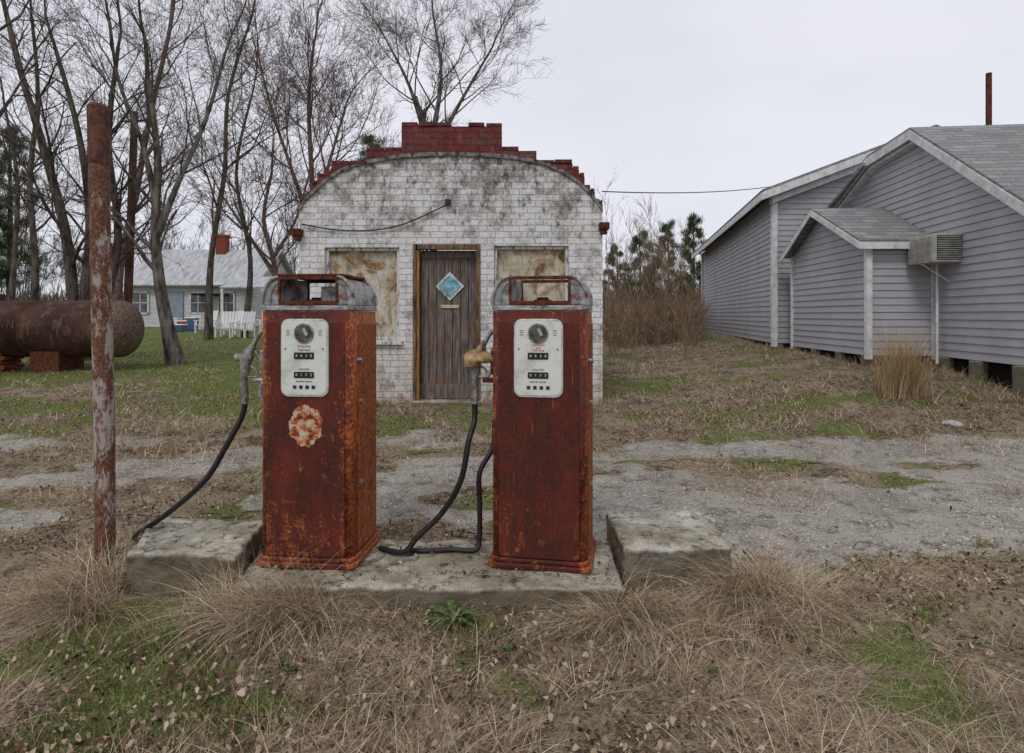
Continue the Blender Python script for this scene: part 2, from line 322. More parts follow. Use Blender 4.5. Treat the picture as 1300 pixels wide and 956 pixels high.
# ---------------------------------------------------------------- world
w=bpy.data.worlds.new('World'); scene.world=w; w.use_nodes=True; t=w.node_tree; bg=t.nodes['Background']
SE,SR=math.radians(48),math.radians(200)
sk=t.nodes.new('ShaderNodeTexSky'); sk.sky_type='NISHITA'; sk.sun_disc=False; sk.sun_elevation=SE; sk.sun_rotation=SR
tc=t.nodes.new('ShaderNodeTexCoord'); mp=t.nodes.new('ShaderNodeMapping'); mp.inputs['Scale'].default_value=(1,1,2.5); t.links.new(tc.outputs['Generated'],mp.inputs[0])
no=t.nodes.new('ShaderNodeTexNoise'); no.inputs['Scale'].default_value=1.6; no.inputs['Detail'].default_value=3; t.links.new(mp.outputs[0],no.inputs['Vector'])
cr=t.nodes.new('ShaderNodeValToRGB'); cr.color_ramp.elements[0].position=.3; cr.color_ramp.elements[0].color=(.645,.655,.73,1); cr.color_ramp.elements[1].position=.68; cr.color_ramp.elements[1].color=(.80,.80,.86,1); t.links.new(no.outputs[0],cr.inputs[0])
vm=t.nodes.new('ShaderNodeVectorMath'); vm.operation='SCALE'; vm.inputs['Scale'].default_value=10.8; t.links.new(cr.outputs[0],vm.inputs[0])
mx=t.nodes.new('ShaderNodeMix'); mx.data_type='RGBA'; mx.inputs[0].default_value=.93; t.links.new(sk.outputs[0],mx.inputs[6]); t.links.new(vm.outputs[0],mx.inputs[7]); t.links.new(mx.outputs[2],bg.inputs[0]); bg.inputs[1].default_value=.1
sun=bpy.data.lights.new('overcast_sun','SUN'); sun.energy=1.0; sun.angle=math.radians(18); sun.color=(1,.98,.95)
so=bpy.data.objects.new('overcast_sun',sun); scene.collection.objects.link(so)
dirv=Vector((math.sin(SR)*math.cos(SE),math.cos(SR)*math.cos(SE),math.sin(SE))); so.rotation_euler=dirv.to_track_quat('Z','Y').to_euler(); so.location=(0,0,20)
# ---------------------------------------------------------------- camera
cam=bpy.data.cameras.new('camera'); co=bpy.data.objects.new('camera',cam); scene.collection.objects.link(co); co.location=(0,0,CH); co.rotation_euler=(math.pi/2,0,0)
cam.lens=F/1300*36; cam.sensor_width=36; cam.shift_y=-78/1300; cam.clip_end=3000; cam.clip_start=.05; scene.camera=co
scene.view_settings.view_transform='Standard'; scene.view_settings.look='None'; scene.view_settings.exposure=0
# ---------------------------------------------------------------- ground
xs=np.concatenate([-np.geomspace(700,13,40),np.arange(-12.9,12.9,.07),np.geomspace(13,700,40)])
ys=np.concatenate([-np.geomspace(300,1,14),np.arange(-.5,1.5,.25),np.arange(1.5,14,.07),np.geomspace(14.1,900,60)])
X,Y=np.meshgrid(xs,ys); pv=pave(X,Y); gr=green(X,Y)
Z=gz(X,Y)+((fbm(X*3,Y*3,51)-.5)*.06+(fbm(X*11,Y*11,52)-.5)*.04)*(1-pv*.8)*ss(60,20,np.abs(Y))
V=np.stack([X,Y,Z],-1).reshape(-1,3); ny,nx=X.shape
idx=np.arange(nx*ny).reshape(ny,nx); Q=np.stack([idx[:-1,:-1],idx[:-1,1:],idx[1:,1:],idx[1:,:-1]],-1).reshape(-1,4)
C=np.stack([pv,gr,pv*0],-1).reshape(-1,3)
np_mesh('ground',V,Q,M_ground,C,smooth=True)
fm=(pv.reshape(-1)[Q].max(1)>.15)&(np.abs(V[Q[:,0],0])<12); Qp=Q[fm]; u,inv=np.unique(Qp,return_inverse=True); Vp=V[u].copy(); Vp[:,2]+=.006
np_mesh('gravel_forecourt',Vp,inv.reshape(-1,4),M_ground,C[u],smooth=True)
# ---------------------------------------------------------------- blades
def blades(P,az,L,lean,droop,Wd,k=3,curl=0.0):
    N=len(P); tt=np.linspace(0,1,k+1)[None]; L=L[:,None]
    h=L*(np.sin(lean)[:,None]*tt+.5*droop[:,None]*tt**2); z=L*(np.cos(lean)[:,None]*tt-.55*droop[:,None]*tt**2.2)
    z=np.maximum(z,.006+.03*tt*rng.random((N,1)))
    sw=(rng.random((N,1))-.5)*curl*L*tt**2
    ca,sa=np.cos(az)[:,None],np.sin(az)[:,None]
    x=P[:,0:1]+ca*h-sa*sw; y=P[:,1:2]+sa*h+ca*sw; zz=P[:,2:3]+z
    tw=az+np.pi/2+(rng.random(N)-.5)*2.0; wx=np.cos(tw)[:,None]; wy=np.sin(tw)[:,None]; ww=Wd[:,None]*(1-.85*tt)*.5
    A=np.stack([x-wx*ww,y-wy*ww,zz],-1); B=np.stack([x+wx*ww,y+wy*ww,zz],-1)
    V=np.stack([A,B],2).reshape(N,-1,3); b=(np.arange(N)*(2*(k+1)))[:,None,None]; q=np.array([[2*i,2*i+1,2*i+3,2*i+2] for i in range(k)])[None]
    return V.reshape(-1,3),(b+q).reshape(-1,4)
def palette(cols,N,jit=.25):
    c=np.array(cols)[rng.integers(0,len(cols),N)]; return c*(1+(rng.random((N,1))-.5)*2*jit)
STRAW=[(.50,.41,.285),(.42,.33,.22),(.29,.215,.14),(.60,.50,.37),(.2,.14,.088),(.37,.26,.165)]
GREEN=[(.11,.15,.033),(.17,.215,.055),(.23,.265,.085),(.08,.105,.028),(.32,.31,.13),(.33,.28,.16)]
def wedge(n,d0,d1,mx=.95,p=1.0):
    d=d0+(d1-d0)*rng.random(n)**p; x=(rng.random(n)*2-1)*mx*d; return x,d
def outside(x,y,pad=0):
    k=~((x>-2.9)&(x<1.3)&(y>8.36)&(y<17)); k&=~((x>5.6)&(y>10)&(y<26)); k&=~((x>6.2)&(y>6.9)&(y<26))
    k&=~((x>-1.5)&(x<.6)&(y>3.19)&(y<3.9)); k&=~((x>-2.15)&(x<-1.45)&(y>3.33)&(y<3.9)); k&=~((x>.6)&(x<1.24)&(y>3.4)&(y<4.06)); return k
parts=[];gparts=[]
def scatter(n,d0,d1,hs,wd,which,p=1.0,maxp=.5,thr=.3,ln=(.3,1.45)):
    x,y=wedge(n,d0,d1,p=p); g=green(x,y); pz=pave(x,y); r=rng.random(n)
    nn=fbm(x*1.6,y*1.6,71)
    if which=='g': keep=(g>r*.8+.1)&(pz<maxp)
    else: keep=(nn>thr+.25*r)&((pz<maxp)|(r<.04))&(g<.8*r+.3)
    keep&=outside(x,y); x=x[keep];y=y[keep];nn=nn[keep];m=len(x); P=np.stack([x,y,gz(x,y)-.005],-1)
    hh=hs*(.4+rng.random(m)*1.1)
    if which=='g': V,Q=blades(P,rng.random(m)*6.283,hh*.8,rng.random(m)*.8,rng.random(m)*.6,wd*(.7+.6*rng.random(m))*(1+y*.12),2); c=palette(GREEN,m)
    else: V,Q=blades(P,rng.random(m)*6.283,hh*1.4,ln[0]+rng.random(m)*(ln[1]-ln[0]),.2+rng.random(m)*.8,wd*(.6+.6*rng.random(m))*(1+y*.12),3,curl=.6); c=palette(STRAW,m)*(.55+.8*nn[:,None])
    k=3 if which=='g' else 4
    (gparts if which=='g' else parts).append((V,Q,np.repeat(c,2*k,axis=0)))
scatter(105000,2.0,4.4,.065,.0024,'s',thr=.36,ln=(1.0,1.57)); scatter(65000,4.0,8,.07,.003,'s',thr=.33,ln=(.5,1.5)); scatter(70000,7,16,.09,.004,'s',thr=.31,ln=(.3,1.4)); scatter(25000,15,40,.12,.005,'s')
scatter(130000,2.0,4.4,.03,.0032,'g'); scatter(40000,4,8,.035,.004,'g'); scatter(70000,7,16,.05,.005,'g'); scatter(35000,15,45,.06,.006,'g')
def join(parts,name,mat):
    Vs=[];Qs=[];Cs=[];o=0
    for V,Q,C in parts: Vs.append(V);Qs.append(Q+o);Cs.append(C);o+=len(V)
    return np_mesh(name,np.concatenate(Vs),np.concatenate(Qs),mat,np.concatenate(Cs))
def clump(px,py,n,L,spread,lean=(.05,1.0),droop=(.3,1.2),az=None,width=.003,cols=STRAW,pos=None,ysp=.6,br=(.75,1.15)):
    x0,y0=pos if pos else ray(px,py); x=x0+rng.normal(0,spread,n); y=y0+rng.normal(0,spread*ysp,n)
    P=np.stack([x,y,gz(x,y)-.01],-1); a=rng.random(n)*6.283 if az is None else az+rng.normal(0,.9,n)
    V,Q=blades(P,a,L*(.35+.85*rng.random(n)),lean[0]+(lean[1]-lean[0])*rng.random(n),droop[0]+(droop[1]-droop[0])*rng.random(n),width*(.5+rng.random(n)),6,curl=.6)
    return (V,Q,np.repeat(palette(cols,n,.35)*rng.uniform(*br),14,axis=0))
tall=[]
for (x,y,n,L,sp) in [(-2.30,3.5,620,.44,.08),(-2.22,3.28,620,.42,.09),(-2.12,3.12,380,.34,.08),(-2.42,3.25,220,.3,.09),(-1.36,3.1,560,.42,.07),(-1.15,3.06,760,.46,.075),(-.98,3.1,560,.42,.07),(-1.5,3.1,200,.28,.07),(-.84,3.02,180,.24,.06),
    (.46,3.02,440,.34,.07),(.60,3.06,600,.40,.07),(.76,3.16,240,.30,.07),(1.0,3.18,260,.30,.07),(1.22,3.28,800,.48,.08),(1.34,3.36,520,.46,.08),(1.44,3.2,560,.40,.09),(1.6,3.2,240,.32,.09),(1.25,3.0,280,.32,.09),(.9,2.95,280,.32,.09),(.68,2.88,260,.32,.09)]:
    tall.append(clump(0,0,n,L,sp,lean=(.05,1.0),droop=(.35,1.2),az=-1.57+rng.normal(0,.7) if rng.random()<.6 else None,pos=(x,y),width=.0034,br=(.9,1.2)))
for i in range(300):
    px=rng.uniform(-50,1350);py=rng.uniform(738,1050); x_,y_=ray(px,py); bias=.03 if px>680 else -.02
    if not outside(np.array([x_]),np.array([y_]))[0] or fbm(x_*1.6,y_*1.6,81)+bias<.52 or green(x_,y_)>.4: continue
    tall.append(clump(0,0,110,.22,.08,lean=(.5,1.45),az=rng.uniform(0,6.28),pos=(x_,y_),width=.0027,br=(.7,1.2)))
for (px,py,n,L,sp) in [(970,625,900,.17,.3),(910,612,300,.12,.16),(1290,630,200,.14,.15),(150,600,300,.16,.3),(90,640,250,.14,.25),(250,620,250,.15,.3),(260,575,300,.16,.4),(60,560,300,.18,.4),(230,520,200,.2,.5),(880,555,400,.18,.5),(1100,540,400,.2,.6),(1200,560,300,.2,.5),(820,520,300,.25,.5),(1000,500,400,.25,.7),(1220,500,300,.25,.5),(700,560,300,.2,.4),(560,545,100,.15,.4)]:
    tall.append(clump(px,py,n,L,sp,lean=(.2,1.2),width=.004))
for i in range(80):
    px=rng.uniform(-30,1330);py=rng.uniform(585,700); x_,y_=ray(px,py)
    if outside(np.array([x_]),np.array([y_]))[0]: tall.append(clump(0,0,int(15+50*rng.random()**2),.08+.07*rng.random(),.05+.1*rng.random(),lean=(.2,1.4),pos=(x_,y_),width=.0035,cols=STRAW if rng.random()<.6 else GREEN))
for i in range(190):
    px=rng.uniform(-30,1330);py=rng.uniform(435,585) if px>770 else rng.uniform(500,590)
    x_,y_=ray(px,py)
    if not outside(np.array([x_]),np.array([y_]))[0] or green(x_,y_)>.45: continue
    tall.append(clump(0,0,int(50+60*rng.random()),.2*(.5+.8*rng.random()),.2,lean=(.1,1.3),width=.0028+.0004*y_,pos=(x_,y_),br=(.65,1.25)))
for i in range(40):
    x_=rng.uniform(-2.8,1.2)
    if -1.4<x_<-.4: continue
    tall.append(clump(0,0,30,.2,.05,lean=(.05,.7),width=.005,pos=(x_,8.28)))
for i in range(40): tall.append(clump(0,0,36,.26,.12,lean=(.05,.8),width=.005,pos=(5.5+.07*rng.random()+max(0,i*.5-7)*.05,9.9+i*.28)))
for i in range(16): tall.append(clump(0,0,36,.24,.1,lean=(.05,.8),width=.005,pos=(6.15+.02*i,7.4+i*.16)))
parts+=tall
join(parts,'dry_grass',M_blade); join(gparts,'green_grass',M_blade)
x,y=wedge(600,2.0,7); k=outside(x,y); x=x[k];y=y[k];m=len(x); V,Q=blades(np.stack([x,y,gz(x,y)+.02],-1),rng.random(m)*6.28,.06+.22*rng.random(m)**2,np.full(m,1.5),rng.random(m)*.1,np.full(m,.005),4,curl=.5); np_mesh('fallen_twigs',V,Q,M_blade,np.repeat(palette([(.06,.045,.035),(.12,.09,.07),(.03,.022,.018)],m),10,axis=0))
GOLD=[(.45,.33,.18),(.52,.41,.25),(.34,.22,.12),(.26,.17,.09)]
join([clump(1146,503,1300,.88,.12,lean=(.0,.42),droop=(0,.35),width=.006,cols=GOLD,br=(1,1.05))],'dry_grass_clump',M_blade)
def litter():
    n=34000; x,y=wedge(n,2.0,9,p=1.25); dens=fbm(x*1.2,y*1.2,91); pz=pave(x,y); keep=(dens>.38+.22*rng.random(n))&((pz<.5)|(rng.random(n)<.06)); onslab=(x>-1.4)&(x<.55)&(y>3.24)&(y<3.84)
    keep&=(outside(x,y)|(onslab&(rng.random(n)<.25))); keep&=~((x>-2.9)&(x<1.3)&(y>8.3)); x=x[keep];y=y[keep];m=len(x)
    z=gz(x,y)+.018+rng.random(m)*.035; z[(x>-1.4)&(x<.55)&(y>3.24)&(y<3.84)]=.132
    s=.006+.011*rng.random(m); a=rng.random(m)*6.283; tl=rng.normal(0,.6,m)
    ux=np.stack([np.cos(a),np.sin(a),tl],-1)*s[:,None]; uy=np.stack([-np.sin(a),np.cos(a),rng.normal(0,.6,m)],-1)*s[:,None]*.55
    P=np.stack([x,y,z],-1); up=np.array([0,0,1])*s[:,None]*.45
    V=np.stack([P-ux,P-ux*.3-uy+up,P+ux*.5-uy*.8+up*.3,P+ux,P+ux*.4+uy+up,P-ux*.4+uy*.8],1).reshape(-1,3); Q=(np.arange(m)*6)[:,None,None]+np.array([[0,1,2,5],[2,3,4,5]])[None]
    c=palette([(.13,.085,.055),(.21,.14,.095),(.32,.235,.16),(.07,.045,.032),(.40,.32,.235),(.16,.09,.055)],m); np_mesh('leaf_litter',V,Q.reshape(-1,4),M_blade,np.repeat(c,6,axis=0))
litter()
def pebbles():
    n=18000; x,y=wedge(n,3,8); k=(pave(x,y)>.3)&outside(x,y); x=x[k];y=y[k];m=len(x); s=.003+.009*rng.random(m)**2.5; z=gz(x,y)+.006
    base=np.array([[1,0,0],[0,1,0],[-1,0,0],[0,-1,0],[0,0,1]]); V=(np.stack([x,y,z],-1)[:,None]+base[None]*s[:,None,None]*(.7+.6*rng.random((m,5,1)))).reshape(-1,3)
    T=np.array([[0,1,4],[1,2,4],[2,3,4],[3,0,4]])[None]+(np.arange(m)*5)[:,None,None]; c=palette([(.38,.355,.31),(.52,.49,.44),(.24,.215,.18)],m); np_mesh('loose_gravel',V,T.reshape(-1,3),M_blade,np.repeat(c,5,axis=0))
pebbles()
M_weed=simple('weed_leaf',(.04,.065,.02),(.12,.16,.05),30,.6,.3,0,0)
def rosette(px,py,n,L,name):
    x0,y0=ray(px,py); mb=MB()
    for i in range(n):
        a=i*2.4+random.random()*.3; l=L*(.6+.5*random.random()); w=l*.13; el=random.uniform(.15,.9); pts=[]
        K=7
        for j in range(K+1):
            tt=j/K; r=l*tt*math.cos(el*(1-tt*.5)); z=l*(math.sin(el)*tt-.55*tt*tt*math.sin(el))+.03; ww=w*math.sin(math.pi*min(1,tt*.9+.1))*(1 if j%2 else .55)
            for sg in(-1,1): pts.append((x0+math.cos(a)*r-math.sin(a)*sg*ww,y0+math.sin(a)*r+math.cos(a)*sg*ww,z+abs(ww)*.4+float(gz(x0,y0))))
        mb.add(pts,[(2*j,2*j+1,2*j+3,2*j+2) for j in range(K)])
    return mb.make(name,M_weed)
rosette(577,795,24,.17,'thistle_plant'); rosette(640,835,10,.06,'broadleaf_weed'); rosette(905,862,18,.06,'broadleaf_weed.001'); rosette(250,830,14,.05,'broadleaf_weed.002'); rosette(360,860,14,.06,'broadleaf_weed.003')
def rock(px,py,s,name):
    x0,y0=ray(px,py); bm=bmesh.new(); bmesh.ops.create_icosphere(bm,subdivisions=3,radius=s)
    for v in bm.verts: v.co=v.co*(1+.35*mn.noise(v.co*9/s*.12)); v.co.z*=.55; v.co.x*=1.3
    me=bpy.data.meshes.new(name); bm.to_mesh(me); bm.free(); me.materials.append(simple('pale_stone',(.25,.24,.21),(.5,.48,.44),20,.9,.2)); o=bpy.data.objects.new(name,me); o.location=(x0,y0,float(gz(x0,y0))+s*.15); scene.collection.objects.link(o)
rock(1210,540,.08,'white_rock')
# ---------------------------------------------------------------- islands
def rough_block(name,poly,z0,z1,amp=.006,parent=None):
    mb=MB(); mb.prism_z(poly,z0,z1); ob=mb.make(name,M_conc,parent); bm=bmesh.new(); bm.from_mesh(ob.data)
    bmesh.ops.bevel(bm,geom=bm.edges[:],offset=.018,segments=2,profile=.5,affect='EDGES')
    bmesh.ops.subdivide_edges(bm,edges=[e for e in bm.edges if e.calc_length()>.1],cuts=30,use_grid_fill=True)
    for v in bm.verts:
        n=mn.noise_vector(v.co*6)*amp*1.3+mn.noise_vector(v.co*22)*amp*.8; v.co+=n
    bm.to_mesh(ob.data); bm.free()
    for p in ob.data.polygons:p.use_smooth=True
    return ob
isl=group('concrete_pump_island')
rough_block('slab',[(-1.43,3.2),(.575,3.17),(.585,3.86),(-1.5,3.9)],-.05,.12,.010,isl)
rough_block('end_block_1',[(-2.07,3.36),(-1.45,3.29),(-1.52,3.90),(-2.2,3.94)],-.05,.235,.012,isl)
rough_block('end_block_2',[(.6,3.37),(1.2,3.44),(1.27,4.08),(.6,4.05)],-.05,.24,.012,isl)
# ---------------------------------------------------------------- pumps
def text(body,size,loc,mat,parent,name):
    c=bpy.data.curves.new(name,'FONT'); c.body=body; c.size=size; c.align_x='CENTER'; c.align_y='CENTER'; c.extrude=.0004; c.materials.append(mat)
    o=bpy.data.objects.new(name,c); o.location=loc; o.rotation_euler=(math.pi/2,0,0); scene.collection.objects.link(o); o.parent=parent; return o
PW,PD,PH=.525,.46,1.42
def pump(name,loc,rz,mat,kind):
    g=group(name,loc,rz); fy=-PD/2
    mb=MB(); mb.prism_z(rrect(PW+.05,PD+.05,.06,6),0,.03); mb.prism_z(rrect(PW+.025,PD+.025,.055,6),.03,.055); mb.make('base_flange',mat,g,.008)
    mb=MB(); mb.prism_z(rrect(PW,PD,.05,8),.055,PH-.02); o=mb.make('cabinet',mat,g)
    for p in o.data.polygons: p.use_smooth=abs(p.normal.z)<.5
    mb=MB(); mb.prism_y([(x,z) for x,z in rrect(PW-.085,PH-.14,.02,4,0,PH/2-.01)],fy-.006,fy+.01); mb.make('front_door',mat,g,.004)
    mb=MB(); mb.box((PW/2+.002,0.02,.7),(.008,PD-.13,PH-.16)); mb.box((-PW/2-.002,0.02,.7),(.008,PD-.13,PH-.16)); mb.make('side_panels',mat,g,.003)
    mb=MB()
    for z in (1.12,.9,.45): mb.box((PW/2+.012,-.12,z),(.02,.03,.018))
    mb.tube([(PW/2,-.15,1.13),(PW/2+.03,-.15,1.13)],.012,10); mb.make('latches',M_nozzle,g,.003)
    mb=MB(); mb.prism_z(rrect(PW+.010,PD+.010,.052,8),PH-.016,PH+.01); mb.make('top_trim',M_chrome,g,.004)
    rx=.095; mb=MB()
    for sg in(-1,1):
        pts=[(sg*(PW/2-rx-.003),PH+.012),(sg*(PW/2-.003),PH+.012)]
        for i in range(1,11):
            a=math.radians(90*i/10*.96); pts.append((sg*(PW/2-rx-.003+rx*math.cos(a)),PH+.012+.153*math.sin(a)))
        pts.append((sg*(PW/2-rx-.003),PH+.012+.153))
        if sg<0: pts=pts[::-1]
        mb.prism_y(pts,fy+.035,-fy-.035)
    mb.make('shoulders',M_chrome,g,.006)
    mb=MB()
    for sg in(-1,1):
        for y in (fy+.028,-fy-.028):
            arc=[(sg*(PW/2-rx-.003+(rx+.004)*math.cos(math.radians(a))),y,PH+.012+.158*math.sin(math.radians(a))) for a in range(0,96,8)]
            mb.tube(arc,.009,8)
            arc=[(sg*(PW/2-rx-.003+(rx*.55)*math.cos(math.radians(a))),y+(.004 if y<0 else -.004),PH+.02+.12*math.sin(math.radians(a))) for a in range(0,91,9)]
            mb.tube(arc,.005,6)
    mb.make('shoulder_ribs',M_chrome,g)
    fm=MB(); wz=PW-.19
    for y in(fy+.035,-fy-.035):
        fm.box((0,y,PH+.163),(wz,.018,.018)); fm.box((0,y,PH+.024),(wz,.018,.024))
        for sg in(-1,1): fm.box((sg*(wz/2-.004),y,PH+.095),(.014,.016,.13))
    fm.make('sign_frame',M_dkrust,g,.003)
    if kind==0:
        mb=MB(); mb.prism_z(rrect(wz+.07,PD-.05,.03,4),PH+.172,PH+.186); mb.make('sign_roof',mat,g,.005)
        mb=MB(); mb.box((.08,.02,PH+.07),(.1,.22,.1)); mb.make('lamp_ballast',M_nozzle,g,.004)
    else:
        mb=MB(); mb.box((0,-.0,PH+.172),(wz+.05,.05,.008)); mb.make('sign_roof',M_dkrust,g,.002)
    mb=MB(); mb.tube([(0,-.06,PH+.01),(0,-.06,PH+.045)],.05,16); mb.tube([(0,-.06,PH+.045),(0,-.06,PH+.058)],.034,16); mb.make('vent_cap',M_dkrust,g)
    mb=MB(); mb.box((0,0,PH+.018),(wz,PD-.1,.012)); mb.make('top_deck',M_dkrust,g)
    fz=1.145
    mb=MB(); mb.prism_y(rrect(.268,.425,.045,6,0,fz),fy-.016,fy); mb.make('face_bezel',M_bezel,g,.005)
    mb=MB(); mb.prism_y(rrect(.248,.400,.036,6,0,fz),fy-.0195,fy-.01); mb.make('face_plate',M_face,g)
    yf=fy-.021
    mb=MB(); mb.prism_y([(.055*math.cos(a),fz+.135+.055*math.sin(a)) for a in np.linspace(0,2*math.pi,33)[:-1]],yf-.008,yf+.004); mb.make('gauge_ring',M_nozzle,g,.003)
    mb=MB(); mb.prism_y([(.047*math.cos(a),fz+.135+.047*math.sin(a)) for a in np.linspace(0,2*math.pi,33)[:-1]],yf-.010,yf); mb.make('gauge_glass',M_glassdark,g)
    mb=MB(); mb.tube([(0,yf-.012,fz+.16),(.02,yf-.012,fz+.12)],.012,8); mb.make('gauge_vane',M_nozzle,g)
    mb=MB(); mb.prism_y(rrect(.112,.036,.006,3,0,fz+.012),yf-.002,yf+.003); mb.prism_y(rrect(.112,.034,.006,3,0,fz-.092),yf-.002,yf+.003); mb.make('counter_windows',M_black,g)
    mb=MB()
    for z in(fz+.012,fz-.092):
        for i in range(4): mb.box((-.04+.027*i,yf-.0025,z),(.017,.003,.02))
    mb.make('number_wheels',M_dkwheel,g)
    for i,ch in enumerate('0430'): text(ch,.02,(-.04+.027*i,yf-.0045,fz+.012),M_whiteink,g,'sale_digit')
    for i,ch in enumerate('0172'): text(ch,.02,(-.04+.027*i,yf-.0045,fz-.092),M_whiteink,g,'gallon_digit')
    text('THIS SALE',.015,(0,yf,fz+.042),M_redink if kind else M_black,g,'sale_label'); text('GALLONS',.014,(0,yf,fz-.062),M_black,g,'gallons_label'); text('PRICE PER GALLON',.0105,(0,yf,fz-.128),M_black,g,'price_label')
    if kind: text('CONTAINS',.014,(0,yf,fz+.070),M_redink,g,'warning_label_1'); text('LEAD',.012,(0,yf,fz+.056),M_redink,g,'warning_label_2')
    else: text('Computing',.016,(0,yf,fz+.064),M_redink,g,'computing_label')
    mb=MB()
    for i in range(4): mb.box((-.052+.035*i,yf-.001,fz-.158),(.018,.003,.018))
    for sx in(-1,1):
        mb.tube([(sx*.105,yf+.002,fz+.05),(sx*.105,yf-.004,fz+.05)],.004,8)
        for j in range(3): mb.box((sx*.09,yf-.0005,fz+.15-.012*j),(.02,.002,.002))
    mb.make('price_windows',M_dkwheel,g)
    return g
a1=math.radians(-5); a2=math.radians(-10.5)
P1=pump('gas_pump',(-1.108,3.672,.122),a1,M_rust1,0); P2=pump('gas_pump.001',(.186,3.64,.122),a2,M_rust2,1)
mb=MB(); pts=[]
for i in range(64):
    a=2*math.pi*i/64; r=.092*(1+.05*math.sin(4*a+1)+.04*math.sin(9*a)+.06*random.uniform(-1,1)); pts.append((.98*r*math.cos(a)*(1.08 if abs(math.sin(2*a))>.7 else 1)+.005,.775+r*1.2*math.sin(a)))
mb.prism_y(pts,-PD/2-.0085,-PD/2-.005); mb.make('torn_decal',M_stick,P1)
def nozzle(g,x,y,z,canvas=False,s=1.3):
    def p(a,b,c): return (x+a*s,y+b*s,z+c*s)
    mb=MB()
    mb.tube([p(-.075,-.01,-.115),p(-.078,-.01,-.04),p(-.07,-.01,0)],[.016*s,.018*s,.022*s],12)
    mb.tube([p(-.072,-.01,-.01),p(-.066,-.01,.05),p(-.035,-.01,.10)],[.022*s,.026*s,.016*s],12,4)
    mb.tube([p(-.04,-.01,.09),p(-.01,-.01,.15),p(.03,0,.185)],[.012*s,.0105*s,.009*s],10,5)
    mb.tube([p(-.115,-.01,.05),p(-.04,-.01,.05)],.018*s,12)
    mb.tube([p(-.06,-.01,-.035),p(-.01,-.01,-.03),p(0,-.01,.03),p(-.03,-.01,.085)],.005*s,8,5)
    mb.tube([p(-.06,-.012,.02),p(-.028,-.012,0),p(-.015,-.012,-.02)],.005*s,6,3)
    mb.make('nozzle',M_nozzle,g)
    mb=MB(); mb.box(p(.03,0,.03),(.08,.07,.14)); mb.box(p(.0,0,-.05),(.10,.06,.025)); mb.make('nozzle_boot',M_nozzle if not canvas else M_dkrust,g,.008)
    if canvas:
        mb=MB(); mb.tube([p(-.085,-.03,.01),p(-.08,-.03,.05),p(-.06,-.03,.075)],[.030*s,.04*s,.016*s],7,3); mb.tube([p(-.095,-.02,.02),p(-.03,-.035,.055),p(.01,-.02,.035)],[.018*s,.028*s,.012*s],7,3); mb.tube([p(-.05,-.03,.06),p(-.03,-.03,.125)],[.022*s,.006],6,2); ob=mb.make('canvas_wrap',M_tan,g)
        for v in ob.data.vertices: v.co+=mn.noise_vector(v.co*30)*.014
xn=-PW/2-.06
nozzle(P1,xn,-.08,1.07); nozzle(P2,xn+.03,-.08,1.07,True)
def worldpt(l,g):
    c,s=math.cos(g.rotation_euler[2]),math.sin(g.rotation_euler[2]); return (g.location[0]+l[0]*c-l[1]*s,g.location[1]+l[0]*s+l[1]*c,g.location[2]+l[2])
def local(p,g):
    c,s=math.cos(-g.rotation_euler[2]),math.sin(-g.rotation_euler[2]); x,y=p[0]-g.location[0],p[1]-g.location[1]; return (x*c-y*s,x*s+y*c,p[2]-g.location[2])
def hose(g,pts,name='hose',r=.0165):
    mb=MB(); mb.tube([local(p,g) for p in pts],r,12,8); mb.make(name,M_black,g)
l1=(xn-.098,-.093,.93); s1=worldpt(l1,P1)
hose(P1,[s1,(s1[0]-.01,s1[1],s1[2]-.12),W(285,570,3.6),W(260,610,3.6),W(215,650,3.66),W(172,680,3.8),(-2.34,3.95,.08),(-2.46,3.9,.02),(-2.55,3.7,.01)])
mb=MB(); mb.tube([(l1[0],l1[1],l1[2]+.03),(l1[0],l1[1],l1[2]-.06)],.023,10); mb.tube([(-PW/2-.012,-.05,.95),(-PW/2-.012,-.05,.62)],.008,8); mb.tube([(-PW/2-.02,-.1,1.0),(-PW/2-.05,-.1,.97),(-PW/2-.05,-.1,.9)],.02,10,4); mb.make('hose_ferrule',M_nozzle,P1)
l2=(xn+.03-.098,-.093,.93); s2=worldpt(l2,P2)
hose(P2,[s2,(s2[0],s2[1],s2[2]-.15),W(595,560,3.55),W(585,610,3.55),W(562,650,3.6),W(530,682,3.6),(-.62,3.6,.145),(-.77,3.68,.14)])
hose(P2,[worldpt((-PW/2-.035,.02,.76),P2),worldpt((-PW/2-.045,.02,.6),P2),W(609,600,3.66),W(609,640,3.66),(-.19,3.66,.2),(-.215,3.64,.142),(-.35,3.66,.138),(-.5,3.64,.138),(-.62,3.66,.138)],'hose_return',.015)
mb=MB(); mb.tube([(-PW/2,.02,.88),(-PW/2-.03,.02,.87),(-PW/2-.035,.02,.76)],[.026,.026,.023],10,4); mb.tube([(l2[0],l2[1],l2[2]+.03),(l2[0],l2[1],l2[2]-.06)],.023,10); mb.tube([(-PW/2-.01,-.08,.82),(-PW/2-.01,-.08,.5)],.008,8); mb.make('hose_elbow',M_nozzle,P2)
# ---------------------------------------------------------------- pole
g=group('rusty_metal_pole',(-2.35,3.64,0)); mb=MB()
mb.tube([(0,0,-.1),(-.003,0,.8),(-.022,0,1.6),(-.035,0,2.38)],.053,20); mb.make('shaft',M_pole,g)
mb=MB(); mb.tube([(-.034,0,2.37),(-.042,0,2.70)],.056,20); mb.tube([(-.042,0,2.70),(-.042,0,2.715)],[.056,.045],20); mb.make('cap_sleeve',simple('pole_cap_rust',(.05,.022,.018),(.17,.07,.05),30,.8,.2,0,.4,.003),g)
